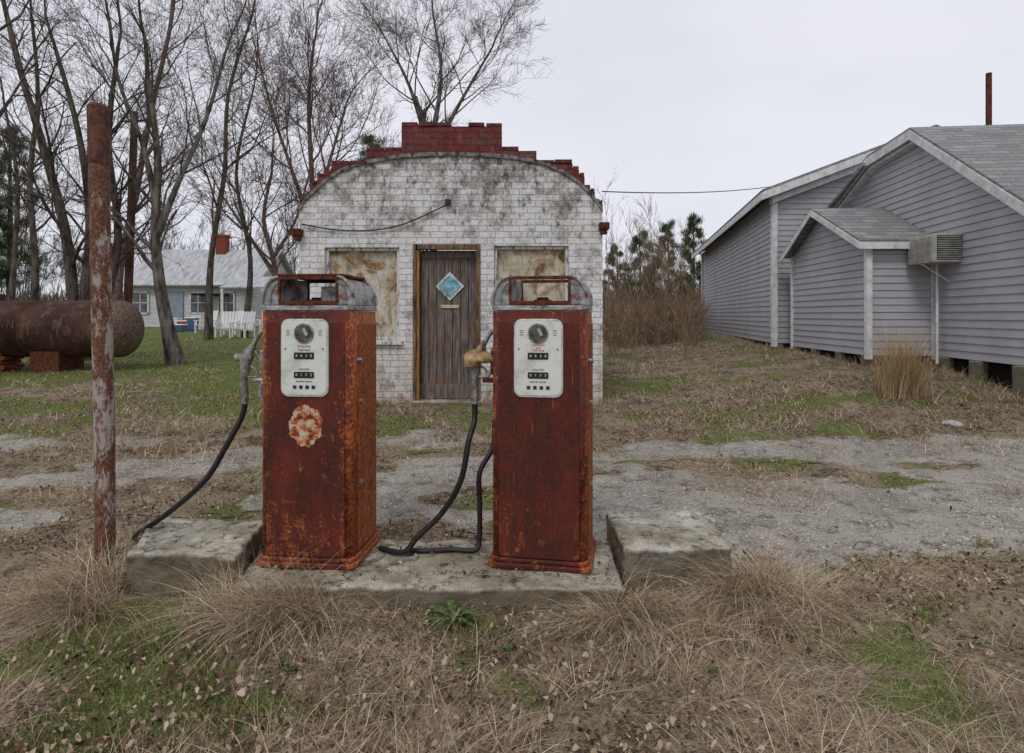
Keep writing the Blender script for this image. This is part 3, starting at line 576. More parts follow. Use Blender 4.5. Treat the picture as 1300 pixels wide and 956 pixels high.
# ---------------------------------------------------------------- store
SD=8.4
def S(px,py): return ((px-CX)*SD/F, CH-(py-HZ)*SD/F)
store=group('brick_store')
arc=[S(*p) for p in [(380,264),(388,252),(400,240),(414,227),(430,217),(448,209),(465,205),(490,200),(510,197),(540,195),(572,194),(605,195),(637,197),(660,200),(682,204),(698,209),(715,217),(732,228),(746,241),(757,253),(765,266)]]
def atop(x): return float(np.interp(x,[a[0] for a in arc],[a[1] for a in arc]))
def col_piece(mb,x0,x1,z0,z1=None,y0=SD,y1=SD+.25):
    if z1 is None:
        top=[(x0,atop(x0))]+[a for a in arc if x0<a[0]<x1]+[(x1,atop(x1))]; poly=[(x0,z0),(x1,z0)]+top[::-1]
    else: poly=[(x0,z0),(x1,z0),(x1,z1),(x0,z1)]
    mb.prism_y(poly,y0,y1)
xL,xR=arc[0][0],arc[-1][0]; wl0,wt=S(412,314); wl1,wb=S(507,432); d0,dt=S(524,310); d1,_=S(610,0); r0,rt=S(627,312); r1,rb=S(722,436); zb=.1
mb=MB(); col_piece(mb,xL,wl0,zb); col_piece(mb,wl0,wl1,zb,wb); col_piece(mb,wl0,wl1,wt); col_piece(mb,wl1,d0,zb); col_piece(mb,d0,d1,dt); col_piece(mb,d1,r0,zb); col_piece(mb,r0,r1,zb,rb); col_piece(mb,r0,r1,rt); col_piece(mb,r1,xR,zb)
mb.make('front_wall',M_wbrick,store)
mb=MB(); mb.box((xL+.11,SD+.25+3.5,1.55),(.22,7,2.8)); mb.box((xR-.11,SD+.25+3.5,1.55),(.22,7,2.8)); mb.box(((xL+xR)/2,SD+7.3,1.6),(xR-xL-.01,.2,2.9)); mb.make('side_walls',M_wbrick,store)
mb=MB()
for a,b in zip(arc[:-1],arc[1:]): mb.slab([(a[0],SD+.26,a[1]-.25),(b[0],SD+.26,b[1]-.25),(b[0],SD+7.4,b[1]-.25),(a[0],SD+7.4,a[1]-.25)],.05)
mb.make('barrel_roof',M_metalroof,store)
mb=MB(); caps=MB()
def step(pa,pb,ytop,cap=True):
    x0=S(pa,0)[0];x1=S(pb,0)[0];zt=S(0,ytop)[1]
    top=[(x0,atop(x0)+.001)]+[(a[0],a[1]+.001) for a in arc if x0<a[0]<x1]+[(x1,atop(x1)+.001)]
    mb.prism_y(top+[(x1,zt),(x0,zt)],SD-.02,SD+.23)
    n=max(1,int((x1-x0)/.21)); bw=(x1-x0)/n
    for i in range(n):
        if random.random()<.10: continue
        hh=.05+random.uniform(-.008,.008); caps.box((x0+bw*(i+.5)+random.uniform(-.006,.006),SD+.105+random.uniform(-.012,.012),zt+hh/2+.001),(bw-.012,.27,hh),rz=random.uniform(-.03,.03))
step(510,637,161); step(466,510,192); step(637,681,192); step(421,466,209) ; step(681,727,208)
for pa,pb,yt in [(411,421,217),(403,411,225),(396,403,234),(389,396,243),(384,389,252),(380,384,259),(727,735,216),(735,742,225),(742,749,235),(749,755,244),(755,761,253),(761,765,260)]: step(pa,pb,yt)
mb.make('parapet',M_rbrick,store,.004); caps.make('parapet_cap_bricks',simple('coping_stained',(.03,.023,.023),(.19,.055,.055),11,.9,.1,0,.6,.01),store,.006)
mb=MB(); P=[(a[0],SD-.03,a[1]-.012) for a in arc]
for a,b in zip(P[:-1],P[1:]): mb.hexa([(a[0],a[1],a[2]-.03),(b[0],b[1],b[2]-.03),(b[0],SD+.02,b[2]-.03),(a[0],SD+.02,a[2]-.03)],[(a[0],a[1],a[2]+.02),(b[0],b[1],b[2]+.02),(b[0],SD+.02,b[2]+.02),(a[0],SD+.02,a[2]+.02)])
mb.make('arched_band',simple('mossy_band',(.03,.03,.027),(.30,.28,.265),13,.9,.1,0,.6,.01),store)
mb=MB()
for px,py in((379,296),(766,288)): x,z=S(px,py); mb.box((x,SD-.05,z),(.13,.16,.09)); mb.box((x,SD-.05,z-.07),(.08,.10,.07))
mb.make('corner_brackets',M_dkrust,store,.005)
def wavy(x0,x1,z0,z1,y,name):
    nx_,nz_=60,60; xs_=np.linspace(x0,x1,nx_);zs_=np.linspace(z0,z1,nz_);XX,ZZ=np.meshgrid(xs_,zs_)
    YY=y+(fbm(XX*4+ZZ*2.5,ZZ*1.4,61)-.5)*.09+(fbm(XX*14+ZZ*6,ZZ*3,63)-.5)*.03
    i=np.arange(nx_*nz_).reshape(nz_,nx_); q=np.stack([i[:-1,:-1],i[:-1,1:],i[1:,1:],i[1:,:-1]],-1).reshape(-1,4)
    np_mesh(name,np.stack([XX,YY,ZZ],-1).reshape(-1,3),q,M_sheet,parent=store,smooth=True)
def frame(mb,x0,x1,z0,z1,t_,y0,y1,bottom=True):
    mb.box((x0+t_/2,(y0+y1)/2,(z0+z1)/2),(t_,y1-y0,z1-z0)); mb.box((x1-t_/2,(y0+y1)/2,(z0+z1)/2),(t_,y1-y0,z1-z0)); mb.box(((x0+x1)/2,(y0+y1)/2,z1-t_/2),(x1-x0-2*t_,y1-y0,t_))
    if bottom: mb.box(((x0+x1)/2,(y0+y1)/2,z0+t_/2),(x1-x0-2*t_,y1-y0,t_))
mb=MB(); frame(mb,wl0+.002,wl1-.002,wb+.002,wt-.002,.04,SD+.05,SD+.12); frame(mb,r0+.002,r1-.002,rb+.002,rt-.002,.04,SD+.05,SD+.12); mb.make('window_frames',M_paintwood,store,.004)
wavy(wl0+.035,wl1-.035,wb+.035,wt-.035,SD+.13,'window_sheeting_1'); wavy(r0+.035,r1-.035,rb+.035,rt-.035,SD+.13,'window_sheeting_2')
mb=MB(); mb.box(((wl0+wl1)/2,SD-.015,wb-.03),(wl1-wl0+.1,.12,.055)); mb.box(((r0+r1)/2,SD-.015,rb-.03),(r1-r0+.1,.12,.055)); mb.make('window_sills',M_paintwood,store,.005)
mb=MB(); mb.box((d0+.022,SD+.045,(.3+dt)/2),(.04,.13,dt-.3)); mb.box((d1-.03,SD+.045,(.3+dt)/2),(.056,.13,dt-.3)); mb.box(((d0+d1)/2,SD+.045,dt-.035),(d1-d0-.12,.13,.066)); mb.make('door_frame',M_orwood,store,.005)
mb=MB(); mb.box((d0+.065,SD+.06,(.3+dt)/2-.04),(.04,.1,dt-.38)); mb.make('door_stop',simple('orange_wood',(.10,.05,.025),(.42,.22,.09),12,.8,.2,0,.4,.004,(3,3,.4)),store,.003)
dx0,dx1=d0+.09,d1-.062; mb=MB(); nb=7; bw=(dx1-dx0)/nb
for i in range(nb): mb.box((dx0+bw*(i+.5),SD+.15+random.uniform(-.004,.004),(.34+dt-.07)/2),(bw-.006,.03,dt-.07-.34))
mb.box(((dx0+dx1)/2,SD+.175,(.34+dt)/2-.03),(dx1-dx0,.012,dt-.43)); mb.make('door_planks',M_wood,store,.003)
mb=MB(); mb.box(((dx0+dx1)/2,SD+.125,.47),(dx1-dx0,.02,.2)); mb.box(((dx0+dx1)/2,SD+.125,dt-.13),(dx1-dx0,.02,.09)); mb.make('door_rails',M_wood,store,.003)
dcx,dcz=S(570,363); mb=MB(); R=.195
mb.prism_y([(dcx-R,dcz),(dcx,dcz-R),(dcx+R,dcz),(dcx,dcz+R)],SD+.112,SD+.134); mb.make('diamond_frame',M_paintwood,store,.003)
R=.155; mb=MB(); mb.prism_y([(dcx-R,dcz),(dcx,dcz-R),(dcx+R,dcz),(dcx,dcz+R)],SD+.106,SD+.13); mb.make('diamond_glass',M_blueglass,store)
x,z=S(570,389); mb=MB(); mb.box((x,SD+.125,z),(.25,.02,.045)); mb.make('mail_slot',simple('tan_plate',(.4,.3,.18),(.6,.5,.36),10,.6),store,.003)
x,z=S(533,395); mb=MB(); mb.tube([(x,SD+.135,z),(x,SD+.08,z)],.025,12); mb.make('door_knob',M_dkrust,store)
mb=MB(); mb.box(((d0+d1)/2,SD+.02,.31),(d1-d0,.34,.1)); mb.make('door_step',M_conc,store,.01)
def pp(px,py,y): x,z=S(px,py); return (x,y,z)
mb=MB(); mb.tube([pp(572,258,SD-.03),pp(548,270,SD-.04),pp(510,286,SD-.04),pp(470,293,SD-.04),pp(425,292,SD-.04),pp(384,285,SD-.04)],.009,6,6); x,z=S(569,257); mb.box((x,SD-.02,z),(.07,.06,.07)); mb.make('cable',M_wire,store)
mb=MB(); pts=[]
A=Vector((1.2,SD,CH+157*SD/F)); B=Vector((5.5,13.4,CH+163*13.4/F))
for i in range(21):
    tt=i/20; p=A.lerp(B,tt); p.z-=.25*tt*(1-tt); pts.append(p)
mb.tube(pts,.008,5); mb.make('overhead_wire',M_wire)
# ---------------------------------------------------------------- right house
house=group('siding_house')
def clip(poly,z,keep_above):
    o=[];n=len(poly)
    for i in range(n):
        a,b=poly[i],poly[(i+1)%n]; ia=(a[1]>=z) if keep_above else (a[1]<=z); ib=(b[1]>=z) if keep_above else (b[1]<=z)
        if ia:o.append(a)
        if ia!=ib:
            tt=(z-a[1])/(b[1]-a[1]); o.append((a[0]+(b[0]-a[0])*tt,z))
    return o
def siding(mb,A,B,poly,nrm,h=.115,t0=.01,lap=.018):
    A=Vector((A[0],A[1]));B=Vector((B[0],B[1])); d=(B-A).normalized(); nr=Vector(nrm).normalized(); z0=min(p[1] for p in poly); z1=max(p[1] for p in poly); z=z0
    while z<z1-1e-4:
        q=clip(clip(poly,z,True),min(z+h,z1),False)
        if len(q)>=3:
            f=lambda s,zz,o:(A.x+d.x*s+nr.x*o,A.y+d.y*s+nr.y*o,zz)
            mb.add([f(s,zz,t0+lap*(1-(zz-z)/h)) for s,zz in q],[tuple(range(len(q)))])
            bt=[p[0] for p in q if abs(p[1]-z)<1e-5]
            if len(bt)>=2: mb.add([f(min(bt),z,t0+lap),f(max(bt),z,t0+lap),f(max(bt),z,t0),f(min(bt),z,t0)],[(0,1,2,3)])
        z+=h
Mx=lambda y:6.71+.105*(y-10)
ex=Vector((1,-.105,0)).normalized(); sl=MB()
k=math.sqrt(1+.105**2)
A=(Mx(7.0),7.0);B=(Mx(13.5),13.5)
siding(sl,A,B,[(0,.86),(6.5*k,.86),(6.5*k,3.78),(4.88*k,4.34),(3.34*k,4.45),(0,2.35)],(-1,.105))
siding(sl,A,(A[0]+8*ex.x,A[1]+8*ex.y),[(0,.86),(8,.86),(8,2.35),(0,2.35)],(-.105,-1))
siding(sl,(5.62,13.5),(12.2,13.5),[(0,.9),(6.58,.9),(6.58,4.15),(3.4,5.38),(0,4.13)],(0,-1))
siding(sl,(5.62,13.5),(7.6,25),[(0,.9),(11.67,.9),(11.67,3.98),(0,4.1)],(-1,.17))
siding(sl,(5.66,10),(5.82,13),[(0,.86),(3.0,.86),(3.0,2.70),(1.6,3.38),(0,2.66)],(-1,.05))
siding(sl,(5.66,10),(6.69,9.98),[(0,.86),(1.03,.86),(1.03,2.66),(0,2.66)],(0,-1))
sl.make('lap_siding_walls',M_siding,house)
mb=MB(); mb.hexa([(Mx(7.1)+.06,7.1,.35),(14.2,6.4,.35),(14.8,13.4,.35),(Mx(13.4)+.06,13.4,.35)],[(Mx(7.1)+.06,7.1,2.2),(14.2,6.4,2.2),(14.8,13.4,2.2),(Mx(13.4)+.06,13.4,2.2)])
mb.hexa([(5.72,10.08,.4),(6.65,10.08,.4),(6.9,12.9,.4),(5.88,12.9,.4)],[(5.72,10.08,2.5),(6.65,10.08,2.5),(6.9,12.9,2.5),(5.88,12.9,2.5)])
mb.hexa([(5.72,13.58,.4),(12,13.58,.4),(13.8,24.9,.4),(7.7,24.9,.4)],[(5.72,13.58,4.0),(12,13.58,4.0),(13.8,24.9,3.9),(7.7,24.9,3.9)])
mb.make('crawlspace_shade_fill',M_dark,house)  # solid black boxes; the shade under the floors is put into their colour
mb=MB()
for y in(7.1,8.0,8.9,9.7): mb.box((Mx(y)+.03,y,.62),(.2,.22,.46))
for y in(10.1,11.0,12.0,12.9): mb.box((5.68+.053*(y-10)+.03,y,.64),(.16,.2,.42))
for y in(13.6,16,18.5,21,24.8): mb.box((5.66+.172*(y-13.5)+.03,y,.62),(.2,.22,.5))
mb.make('foundation_piers',M_conc,house,.01)
tr=MB()
def board(p,q,w_,th,nrm):
    p=Vector(p);q=Vector(q);n=Vector((*nrm,0)).normalized()*th; u=Vector((0,0,w_)); tr.hexa([p,q,q+n,p+n],[p+u,q+u,q+n+u,p+n+u])
def vpost(x,y,z0,z1,s_=.1): tr.box((x,y,(z0+z1)/2),(s_,s_,z1-z0))
vpost(5.63,9.96,.8,2.68,.09); vpost(5.8,13.02,.8,2.7,.07); vpost(5.6,13.46,.82,4.12,.11); vpost(7.58,25.0,.8,3.95,.11); vpost(Mx(7)-.02,6.98,.8,2.33,.1); vpost(6.64,9.94,.8,2.3,.04)
O=.22
def mp_(y,z,o=O): return Vector((Mx(y)-o,y,z))
rid=mp_(10.34,4.58); e1=mp_(6.75,4.58-.63*3.59); n1=mp_(11.9,4.50); n2=mp_(13.45,3.93)
rf=MB()
for a,b in((e1,rid),(rid,n1),(n1,n2)): rf.slab([a,b,b+ex*9,a+ex*9],.06)
for a,b in((e1,rid),(rid,n1),(n1,n2)): board((a.x-.012,a.y,a.z-.2),(b.x-.012,b.y,b.z-.2),.155,.025,(1,-.105)); board((a.x+.06,a.y,a.z-.25),(b.x+.06,b.y,b.z-.25),.1,.15,(1,-.105))
board((e1.x,e1.y-.02,e1.z-.2),(e1.x+9*ex.x,e1.y-.02+9*ex.y,e1.z-.2),.14,.02,(0,1))
rf.slab([(5.5,11.6,3.47),(6.95,11.6,3.47),(6.75,9.82,2.68),(5.42,9.82,2.68)],.05); rf.slab([(5.5,11.6,3.47),(6.95,11.6,3.47),(7.0,13.15,2.72),(5.6,13.15,2.72)],.05)
board((5.405,9.82,2.53),(5.485,11.6,3.32),.11,.025,(1,0)); board((5.485,11.6,3.32),(5.585,13.15,2.57),.11,.025,(1,0)); board((5.42,9.8,2.53),(6.72,9.8,2.53),.11,.02,(0,1))
q=[(5.22,13.15,4.12),(8.85,13.15,5.48),(10.9,25.2,5.35),(7.2,25.2,3.96)]; rf.slab(q,.08); rf.slab([(8.85,13.15,5.48),(12.6,13.15,4.1),(14.6,25.2,4.0),(10.9,25.2,5.35)],.08)
board((5.22,13.13,3.9),(8.85,13.13,5.26),.16,.03,(0,1)); board((5.2,13.15,3.9),(7.18,25.2,3.74),.15,.03,(1,-.17)); board((5.5,13.3,3.86),(8.85,13.3,5.12),.14,.18,(0,1))
rf.make('shingle_roofs',M_shingle,house); tr.make('white_trim_boards',M_trim,house,.004)
mb=MB(); mb.slab([(Mx(11.88)-.3,11.88,4.36),(Mx(11.88)+.1,11.88,4.4),(Mx(13.4)+.1,13.4,3.85),(Mx(13.4)-.36,13.4,3.80)],.05); mb.make('valley_flashing',M_shingle,house)
mb=MB(); px_=8.02; mb.tube([(px_,10.6,4.3),(px_,10.6,CH+307*10.6/F)],.045,12); mb.make('stove_pipe',M_dkrust,house)
ac=group('window_air_conditioner'); y0=9.55; xw=Mx(y0)
mb=MB(); mb.box((xw-.22,y0,2.49),(.5,.62,.42)); mb.make('case',M_ac,ac,.012)
mb=MB()
for i in range(11): mb.box((xw-.22,y0-.315,2.33+.032*i),(.40,.012,.012))
for i in range(11): mb.box((xw-.475,y0,2.33+.032*i),(.012,.5,.012))
mb.make('louvres',M_ac,ac)
mb=MB(); mb.box((xw-.22,y0-.305,2.49),(.42,.012,.36)); mb.make('grille_back',M_dkwheel,ac)
mb=MB(); mb.tube([(xw-.45,y0,2.27),(xw-.02,y0,2.0)],.012,6); mb.make('support_brace',M_trim,ac)
mb=MB(); mb.tube([(xw-.12,9.7,2.28),(xw-.12,9.7,.75)],.022,8); mb.make('drain_pipe',M_trim,ac)
# ---------------------------------------------------------------- far farmhouse
fh=group('white_farmhouse')
mb=MB(); mb.box((-18.4,39.5,2.05),(7.2,7,2.6)); mb.make('walls',M_whitewall,fh)
mb=MB(); mb.add([(-14.78,36,3.35),(-14.78,43,3.35),(-14.78,39.5,5.45)],[(0,1,2)]); mb.add([(-22,36,3.35),(-22,43,3.35),(-22,39.5,5.45)],[(0,1,2)]); mb.make('gable_ends',M_whitewall,fh)
mb=MB(); mb.slab([(-22.4,35.5,3.2),(-14.4,35.5,3.2),(-14.4,39.5,5.6),(-22.4,39.5,5.6)],.1); mb.slab([(-22.4,43.5,3.2),(-14.4,43.5,3.2),(-14.4,39.5,5.6),(-22.4,39.5,5.6)],.1); mb.slab([(-15.6,33.6,3.0),(-13.2,33.6,3.0),(-13.2,36.2,3.7),(-15.6,36.2,3.7)],.08); mb.make('metal_roof',M_metalroof,fh)
mb=MB(); mb.box((-18,39.2,5.7),(.6,.6,1.5)); mb.box((-18,39.2,6.4),(.7,.7,.15)); mb.make('chimney',M_rbrickplain,fh)
mb=MB()
for x_ in(-21.2,-17.9,-16.3): mb.box((x_,35.97,2.2),(.8,.06,1.1))
mb.box((-14.77,38,2.2),(.06,.9,1.2)); mb.box((-14.77,41,2.2),(.06,.9,1.2)); mb.make('windows',simple('house_glass',(.03,.035,.04),(.12,.13,.15),3,.2,.5,0,0),fh)
mb=MB()
for x_ in(-21.2,-17.9,-16.3):
    for dx in(-.45,.45,0): mb.box((x_+dx,35.94,2.2),(.09 if dx else .04,.05,1.25))
    for dz in(-.6,.6,0): mb.box((x_,35.94,2.2+dz),(.95,.05,.09 if dz else .04))
for dy in(-.5,.5): mb.box((-14.74,38+dy,2.2),(.05,.09,1.3))
for x_ in (-15.5,-13.3): mb.box((x_,33.7,1.9),(.12,.12,2.3))
mb.make('window_trim',M_trim,fh)
mb=MB(); mb.box((-19.3,35.95,1.85),(1.1,.06,2.0)); mb.make('door',simple('bluegrey_door',(.2,.24,.3),(.28,.32,.38),4,.7,.3,0,0),fh)
mb=MB(); mb.box((-17,35.5,2.65),(1.6,1.0,.08)); mb.make('awning',M_dark,fh)
def chair(px,py,name):
    x0,y0=ray(px,py); g=group(name,(x0,y0,float(gz(x0,y0))),random.uniform(-.9,.9)); mb=MB()
    for i in range(5): mb.box((-.24+.12*i,.28,.62),(.1,.03,.75),M=Matrix.Rotation(-.3,3,'X'))
    for i in range(4): mb.box((0,-.25+.14*i,.36-.03*i),(.6,.11,.025))
    for sx in(-1,1): mb.box((sx*.34,0,.56),(.1,.7,.03)); mb.box((sx*.31,-.28,.28),(.05,.09,.56)); mb.box((sx*.31,.25,.26),(.05,.07,.52))
    mb.make('slats_and_arms',M_plastic_w,g,.005)
chair(288,428,'lawn_chair'); chair(299,425,'lawn_chair.001'); chair(318,422,'lawn_chair.002'); chair(262,423,'lawn_chair.003'); chair(308,429,'lawn_chair.004')
def bin_(px,py,m,name,h=.5,w_=.24):
    x0,y0=ray(px,py); z0=float(gz(x0,y0)); g=group(name,(x0,y0,z0)); mb=MB(); mb.hexa([(-w_*.8,-w_*.8,0),(w_*.8,-w_*.8,0),(w_*.8,w_*.8,0),(-w_*.8,w_*.8,0)],[(-w_,-w_,h),(w_,-w_,h),(w_,w_,h),(-w_,w_,h)]); mb.make('bin_body',m,g,.03); mb=MB(); mb.box((0,0,h+.02),(w_*2.15,w_*2.15,.05)); mb.make('lid',M_plastic_w,g,.02)
bin_(234,420,M_plastic_r,'storage_bin',.45); bin_(244,420,M_plastic_b,'storage_bin.001',.6); bin_(222,419,M_plastic_w,'storage_bin.002',.55); bin_(252,419,M_plastic_w,'storage_bin.003',.7); bin_(228,421,M_plastic_b,'storage_bin.004',.3)
# ---------------------------------------------------------------- tank
tk=group('propane_tank'); mb=MB(); r=.54; zc=1.24; x1=-7.12; x0=-12.5; K=36; prof=[]
for i in range(9): a=math.pi/2*i/8; prof.append((x0+.33-.33*math.cos(a),r*math.sin(a)))
prof+= [(x,r) for x in np.linspace(x0+.4,x1-.4,8)]
for i in range(8,-1,-1): a=math.pi/2*i/8; prof.append((x1-.33+.33*math.cos(a),max(.001,r*math.sin(a))))
mb.tube([(x,12,zc) for x,_ in prof],[q for _,q in prof],K,cap=False); mb.make('shell',M_tank,tk)
mb=MB()
for x in(-7.49,-9.0,-10.8): mb.tube([(x-.012,12,zc),(x+.012,12,zc)],r+.006,K)
mb.make('weld_bands',M_dkrust,tk)
mb=MB()
for xb in(-9.62,-11.7):
    for iz in range(6):
        for ix in range(2): mb.box((xb-.08+.16*ix+(.03 if iz%2 else -.03),11.95,.44+.085*iz),(.15,.5,.075))
mb.make('brick_piers',M_rbrickplain,tk,.006)
mb=MB(); mb.box((-8.65,12,.62),(.55,.7,.6)); mb.make('saddle',M_dkrust,tk,.02)
mb=MB(); mb.tube([(-9.8,12,zc+r-.02),(-9.8,12,zc+r+.12)],.12,16); mb.make('valve_dome',M_dkrust,tk)
text('LAWN',.2,(-9.35,11.455,1.33),simple('faded_graffiti',(.12,.08,.06),(.2,.15,.12),10,.9,.1,0,0),tk,'graffiti')
# ---------------------------------------------------------------- trees
def seg_mesh(segs,k):
    A=np.array(segs,dtype=float); p0=A[:,0:3];p1=A[:,3:6];r0=A[:,6:7];r1=A[:,7:8]; d=p1-p0; d/=np.linalg.norm(d,axis=1,keepdims=True)+1e-9
    ref=np.where(np.abs(d[:,2:3])<.9,np.array([[0,0,1.]]),np.array([[1.,0,0]])); u=np.cross(d,ref); u/=np.linalg.norm(u,axis=1,keepdims=True); w_=np.cross(d,u)
    a=np.arange(k)*2*np.pi/k; ring=u[:,None]*np.cos(a)[None,:,None]+w_[:,None]*np.sin(a)[None,:,None]
    V=np.concatenate([p0[:,None]+ring*r0[:,None],p1[:,None]+ring*r1[:,None]],1); N=len(A)
    q=np.array([[j,(j+1)%k,(j+1)%k+k,j+k] for j in range(k)])[None]+(np.arange(N)*2*k)[:,None,None]
    return V.reshape(-1,3),q.reshape(-1,4)
def rv(): return Vector((random.gauss(0,1),random.gauss(0,1),random.gauss(0,1)))
def tree(name,stems,mat,levels=4,nch=(9,6,5,4),ratio=.55,ang=(.5,.95),up=.08,wig=.12,rmin=.0032,f0=.3,seg=.35,first=2.6,obj=True,droop=0):
    S_=[]
    def br(p,d,L,r,l):
        n=max(2,int(L/seg)); n=min(n,7); st=L/n; pts=[(p.copy(),r)]
        for i in range(n):
            d=(d+rv()*wig+Vector((0,0,up if l<3 else up-droop))).normalized(); q=p+d*st; r2=max(rmin*.7,r*(1-.66*(i+1)/n)); S_.append((*p,*q,pts[-1][1],r2)); p=q; pts.append((q.copy(),r2))
        if l<levels:
            m=nch[l] if l<len(nch) else 3
            for c in range(m):
                tt=random.uniform(.22,1)*n; i=min(int(tt),n-1); a,ra=pts[i];b,rb_=pts[i+1]; pos=a.lerp(b,tt-i); dd=(b-a).normalized(); sd=dd.cross(rv()).normalized(); an=random.uniform(*ang)
                nd=(dd*math.cos(an)+sd*math.sin(an)).normalized(); br(pos,nd,L*ratio*random.uniform(.6,1.2),max(rmin,ra*.5),l+1)
    tb=MB()
    for pts,r0,r1 in stems:
        P=[Vector(p) for p in pts]; n=len(P); rr=[r0+(r1-r0)*(i/(n-1))**.8 for i in range(n)]; rr[0]*=1.3
        tb.tube(P,rr,9,5,cap=False)
        for c in range(nch[0]):
            tt=(f0+(1-f0)*(c+random.random())/nch[0])*(n-1); i=min(int(tt),n-2); pos=P[i].lerp(P[i+1],tt-i); dd=(P[i+1]-P[i]).normalized(); sd=dd.cross(rv()).normalized(); an=random.uniform(*ang)
            nd=(dd*math.cos(an)+sd*math.sin(an)).normalized(); fr=tt/(n-1); br(pos,nd,first*(1.15-.55*fr)*random.uniform(.7,1.2),(r0+(r1-r0)*fr)*.42,1)
        br(P[-1],(P[-1]-P[-2]).normalized(),first*.8,r1,1)
    if not obj: return tb,S_
    V1=np.array([tuple(v) for v in tb.v]); Q1=np.array(tb.f); V2,Q2=seg_mesh(S_,4)
    return np_mesh(name,np.concatenate([V1,V2]),np.concatenate([Q1,Q2+len(V1)]),mat,smooth=True)
def T(pts,d): return [W(px,py,dd) for (px,py),dd in zip(pts,d if isinstance(d,list) else [d]*len(pts))]
def stem(pts,d,r0,r1):
    P=T(pts,d); P[0]=(P[0][0],P[0][1],float(gz(P[0][0],P[0][1]))-.1); return (P,r0,r1)
random.seed(21)
tree('bare_tree',[stem([(98,470),(94,400),(84,300),(56,190),(26,90),(4,0)],14,.16,.045),stem([(106,470),(108,380),(114,280),(100,170),(70,60)],14,.15,.04),stem([(113,470),(130,400),(150,300),(138,180),(150,60)],14.2,.14,.04)],M_bark2,4,(10,6,4,4),first=2.3)
random.seed(22)
tree('bare_tree.001',[stem([(226,455),(214,420),(203,360),(197,290),(200,200),(188,100)],13,.17,.05),(T([(199,300),(225,235),(262,150),(285,70)],13),.07,.03),(T([(197,250),(180,180),(150,100),(140,30)],13),.06,.025)],M_bark,4,(9,6,5,4),first=2.2)
random.seed(23)
tree('bare_tree.002',[stem([(148,430),(152,340),(172,250),(190,150),(215,40),(225,-40)],18,.13,.04)],M_bark3,4,(14,6,5,4),first=3.0)
random.seed(24)
tree('bare_tree.003',[stem([(40,430),(45,340),(38,230),(48,120),(40,20)],19,.12,.04),stem([(10,430),(18,330),(22,230),(5,130)],21,.11,.04)],M_bark2,4,(10,6,5,4),first=2.8)
random.seed(25)
tree('budding_maple_tree',[stem([(398,430),(400,330),(396,230),(392,130),(398,60)],20,.13,.04),(T([(399,300),(372,220),(345,140),(330,80)],20),.08,.025),(T([(398,280),(420,200),(440,130)],20),.08,.025)],M_bark3,4,(12,7,5,5),first=3.0,up=.12,rmin=.0045)
random.seed(26)
tree('bare_tree.004',[stem([(548,430),(550,300),(545,190)],24,.18,.11),(T([(545,190),(520,110),(490,50)],24),.10,.035),(T([(545,190),(560,100),(550,20)],24),.10,.035),(T([(546,200),(590,120),(625,60)],24),.09,.035)],M_bark,4,(9,6,6,5),first=3.0,f0=.2,rmin=.0045)
random.seed(27)
tree('bare_tree.005',[stem([(345,430),(350,350),(335,280),(345,220)],15,.09,.03),(T([(350,350),(310,290),(280,245)],15),.05,.018),(T([(345,330),(375,280),(390,230)],15),.045,.018)],M_bark3,4,(9,6,5,4),first=1.7,up=.05,rmin=.0035)
random.seed(28)
tree('bare_tree.006',[stem([(265,430),(268,330),(285,220),(290,120),(320,20)],22,.13,.04),stem([(310,430),(318,330),(300,220),(320,120)],24,.12,.04)],M_bark2,4,(10,6,5,4),first=3.2,rmin=.0045)
random.seed(29)
tree('bare_tree.007',[stem([(-40,460),(-30,340),(-10,200),(-30,60),(0,-60)],11,.13,.05)],M_bark2,4,(9,5,4,4),first=2.4)
def brush(name,plist,mat,seed,rmin=.006,rk=.018,nch=(9,5,4),upp=.14,ang=(.3,.7)):
    random.seed(seed); allv=[];allq=[];o=0
    for (px,top,d) in plist:
        x=(px-CX)*d/F; z0=float(gz(x,d)); zt=CH+(HZ-top)*d/F; H=max(.4,zt-z0)
        tb,S_=tree('',[([(x,d,z0-.05),(x+random.uniform(-.1,.1)*H*.5,d,z0+H*.35),(x+random.uniform(-.15,.15)*H,d+.1,z0+H*.75)],rk*H**.6,rmin*1.6)],mat,3,nch,first=H*.33,ang=ang,up=upp,rmin=rmin,f0=.1,obj=False,seg=.4)
        V1=np.array([tuple(v) for v in tb.v]);Q1=np.array(tb.f);V2,Q2=seg_mesh(S_,3); allv+=[V1,V2];allq+=[Q1+o,Q2+o+len(V1)];o+=len(V1)+len(V2)
    return np_mesh(name,np.concatenate(allv),np.concatenate(allq),mat)
M_brush=simple('scrub_twigs',(.17,.12,.085),(.32,.23,.16),8,.9,.1,0,0)
brush('sapling_thicket',[(random.uniform(775,870),random.uniform(245,335),random.uniform(17,24)) for i in range(13)],M_brush,31,.0045,.008)
brush('brush_thicket',[(random.uniform(768,888),random.uniform(355,396),random.uniform(12,19)) for i in range(26)],M_brush,32,.004,.006,(9,5,4),.1,(.4,1.0))
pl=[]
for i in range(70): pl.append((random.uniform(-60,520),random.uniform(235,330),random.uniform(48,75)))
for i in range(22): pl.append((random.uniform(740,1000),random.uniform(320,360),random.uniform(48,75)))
brush('distant_trees',pl,M_bark4,34,.016,.013)
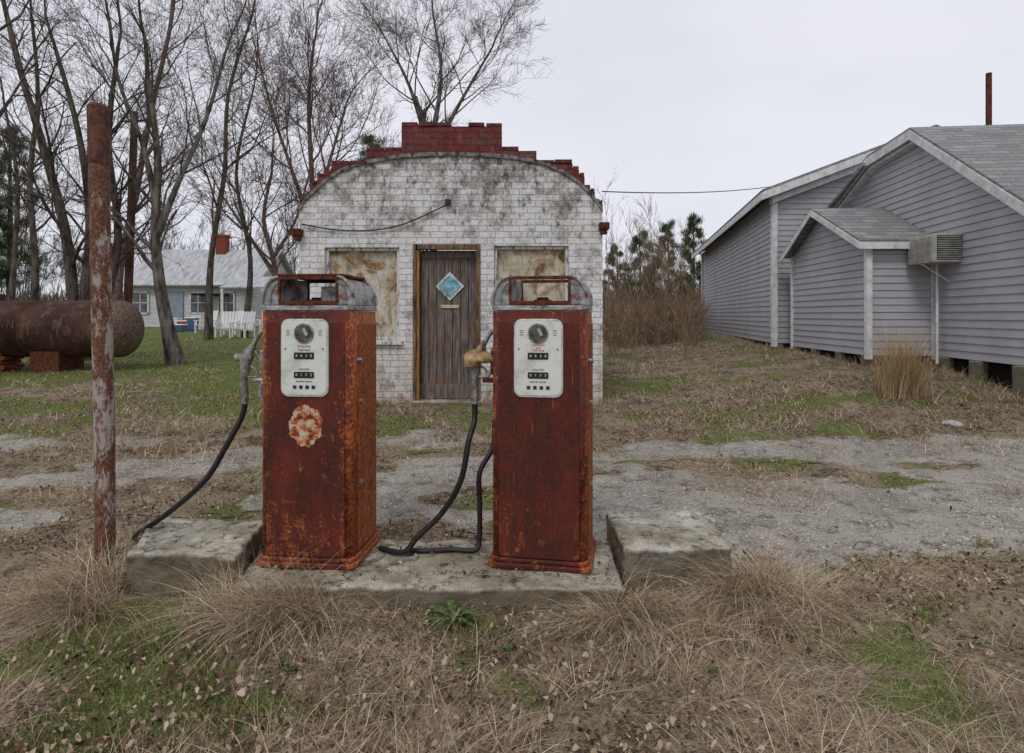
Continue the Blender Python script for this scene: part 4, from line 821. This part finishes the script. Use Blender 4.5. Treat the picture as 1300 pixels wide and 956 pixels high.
def bushband(n,xr,d,h,cols,wd):
    px=rng.uniform(xr[0],xr[1],n); dd=rng.uniform(d[0],d[1],n); x=(px-CX)*dd/F; hh=h*(.4+.8*fbm(x*.25,dd*.25,77)); P=np.stack([x,dd,gz(x,dd)+rng.random(n)*hh*.8],-1)
    V,Q=blades(P,rng.random(n)*6.28,.5+rng.random(n)*.7,rng.random(n)*1.2,rng.random(n)*.4,wd*(.5+rng.random(n)),2); return (V,Q,np.repeat(palette(cols,n,.35),6,axis=0))
BR=[(.15,.12,.10),(.20,.165,.13),(.11,.095,.08),(.09,.10,.06)]
join([bushband(26000,(-60,560),(50,72),3.4,BR,.08),bushband(14000,(730,1000),(42,60),2.6,[(.24,.18,.12),(.28,.22,.15),(.12,.13,.07)],.08),bushband(6000,(768,892),(17,30),.8,[(.30,.21,.135),(.24,.16,.10),(.36,.27,.175),(.17,.11,.075)],.018)],'undergrowth',M_blade)
PINE=[(.05,.08,.032),(.075,.11,.045),(.04,.058,.026),(.11,.135,.065)]
def pine(name,px,top,d,wd=1.0):
    x=(px-CX)*d/F; z0=float(gz(x,d)); H=CH+(HZ-top)*d/F-z0; g=group(name,(x,d,z0)); mb=MB(); mb.tube([(0,0,-.2),(.05,0,H*.5),(0,0,H*.98)],[.017*H,.012*H,.01],8,4); Vs=[]
    n=int(H*7)
    for i in range(n):
        f=.2+.8*(i/n); z=H*f; L=H*.30*wd*(1.08-f)**.7*random.uniform(.4,1.25); a=random.random()*6.28; up=random.uniform(.0,.4)
        e=(math.cos(a)*L,math.sin(a)*L,z+L*up); mb.tube([(0,0,z),e],[.02,.008],4,cap=False)
        for q in range(8):
            tt=random.uniform(.4,1.05); Vs.append((e[0]*tt,e[1]*tt,z+L*up*tt))
    mb.make('trunk_and_limbs',M_bark2,g); C=np.array(Vs); m=22; P=np.repeat(C,m,axis=0)+rng.normal(0,.07+.005*H,(len(C)*m,3)); N=len(P)
    V,Q=blades(P-np.array([0,0,.05]),rng.random(N)*6.28,.14+.010*H+.1*rng.random(N),rng.random(N)*1.3,rng.random(N)*.2,np.full(N,.010+.0006*d),1); cc=np.repeat(palette(PINE,len(C),.45),m,axis=0)
    np_mesh('needles',V,Q,M_blade,np.repeat(cc,4,axis=0),parent=g)
random.seed(40)
pine('pine_tree',12,165,38); pine('pine_tree.001',-20,190,36); pine('pine_tree.002',812,296,42,1.1); pine('pine_tree.003',848,284,44,1.1); pine('pine_tree.004',880,275,40); pine('pine_tree.005',783,312,50,1.2); pine('pine_tree.006',470,175,45); pine('pine_tree.007',830,330,38,1.3)
up_=group('utility_pole'); a=W(160,440,16); b=W(171,142,16); mb=MB(); mb.tube([(a[0],16,.4),b],[.11,.085],10); mb.make('timber_post',simple('creosote_timber',(.05,.025,.018),(.13,.07,.05),10,.9,.1,0,0,.01,(1,1,.2)),up_)
mb=MB(); mb.tube([(b[0]-.25,16,b[2]-.25),(b[0]+.25,16,b[2]-.22)],.03,6); mb.make('bracket',M_dkrust,up_)
print('done')
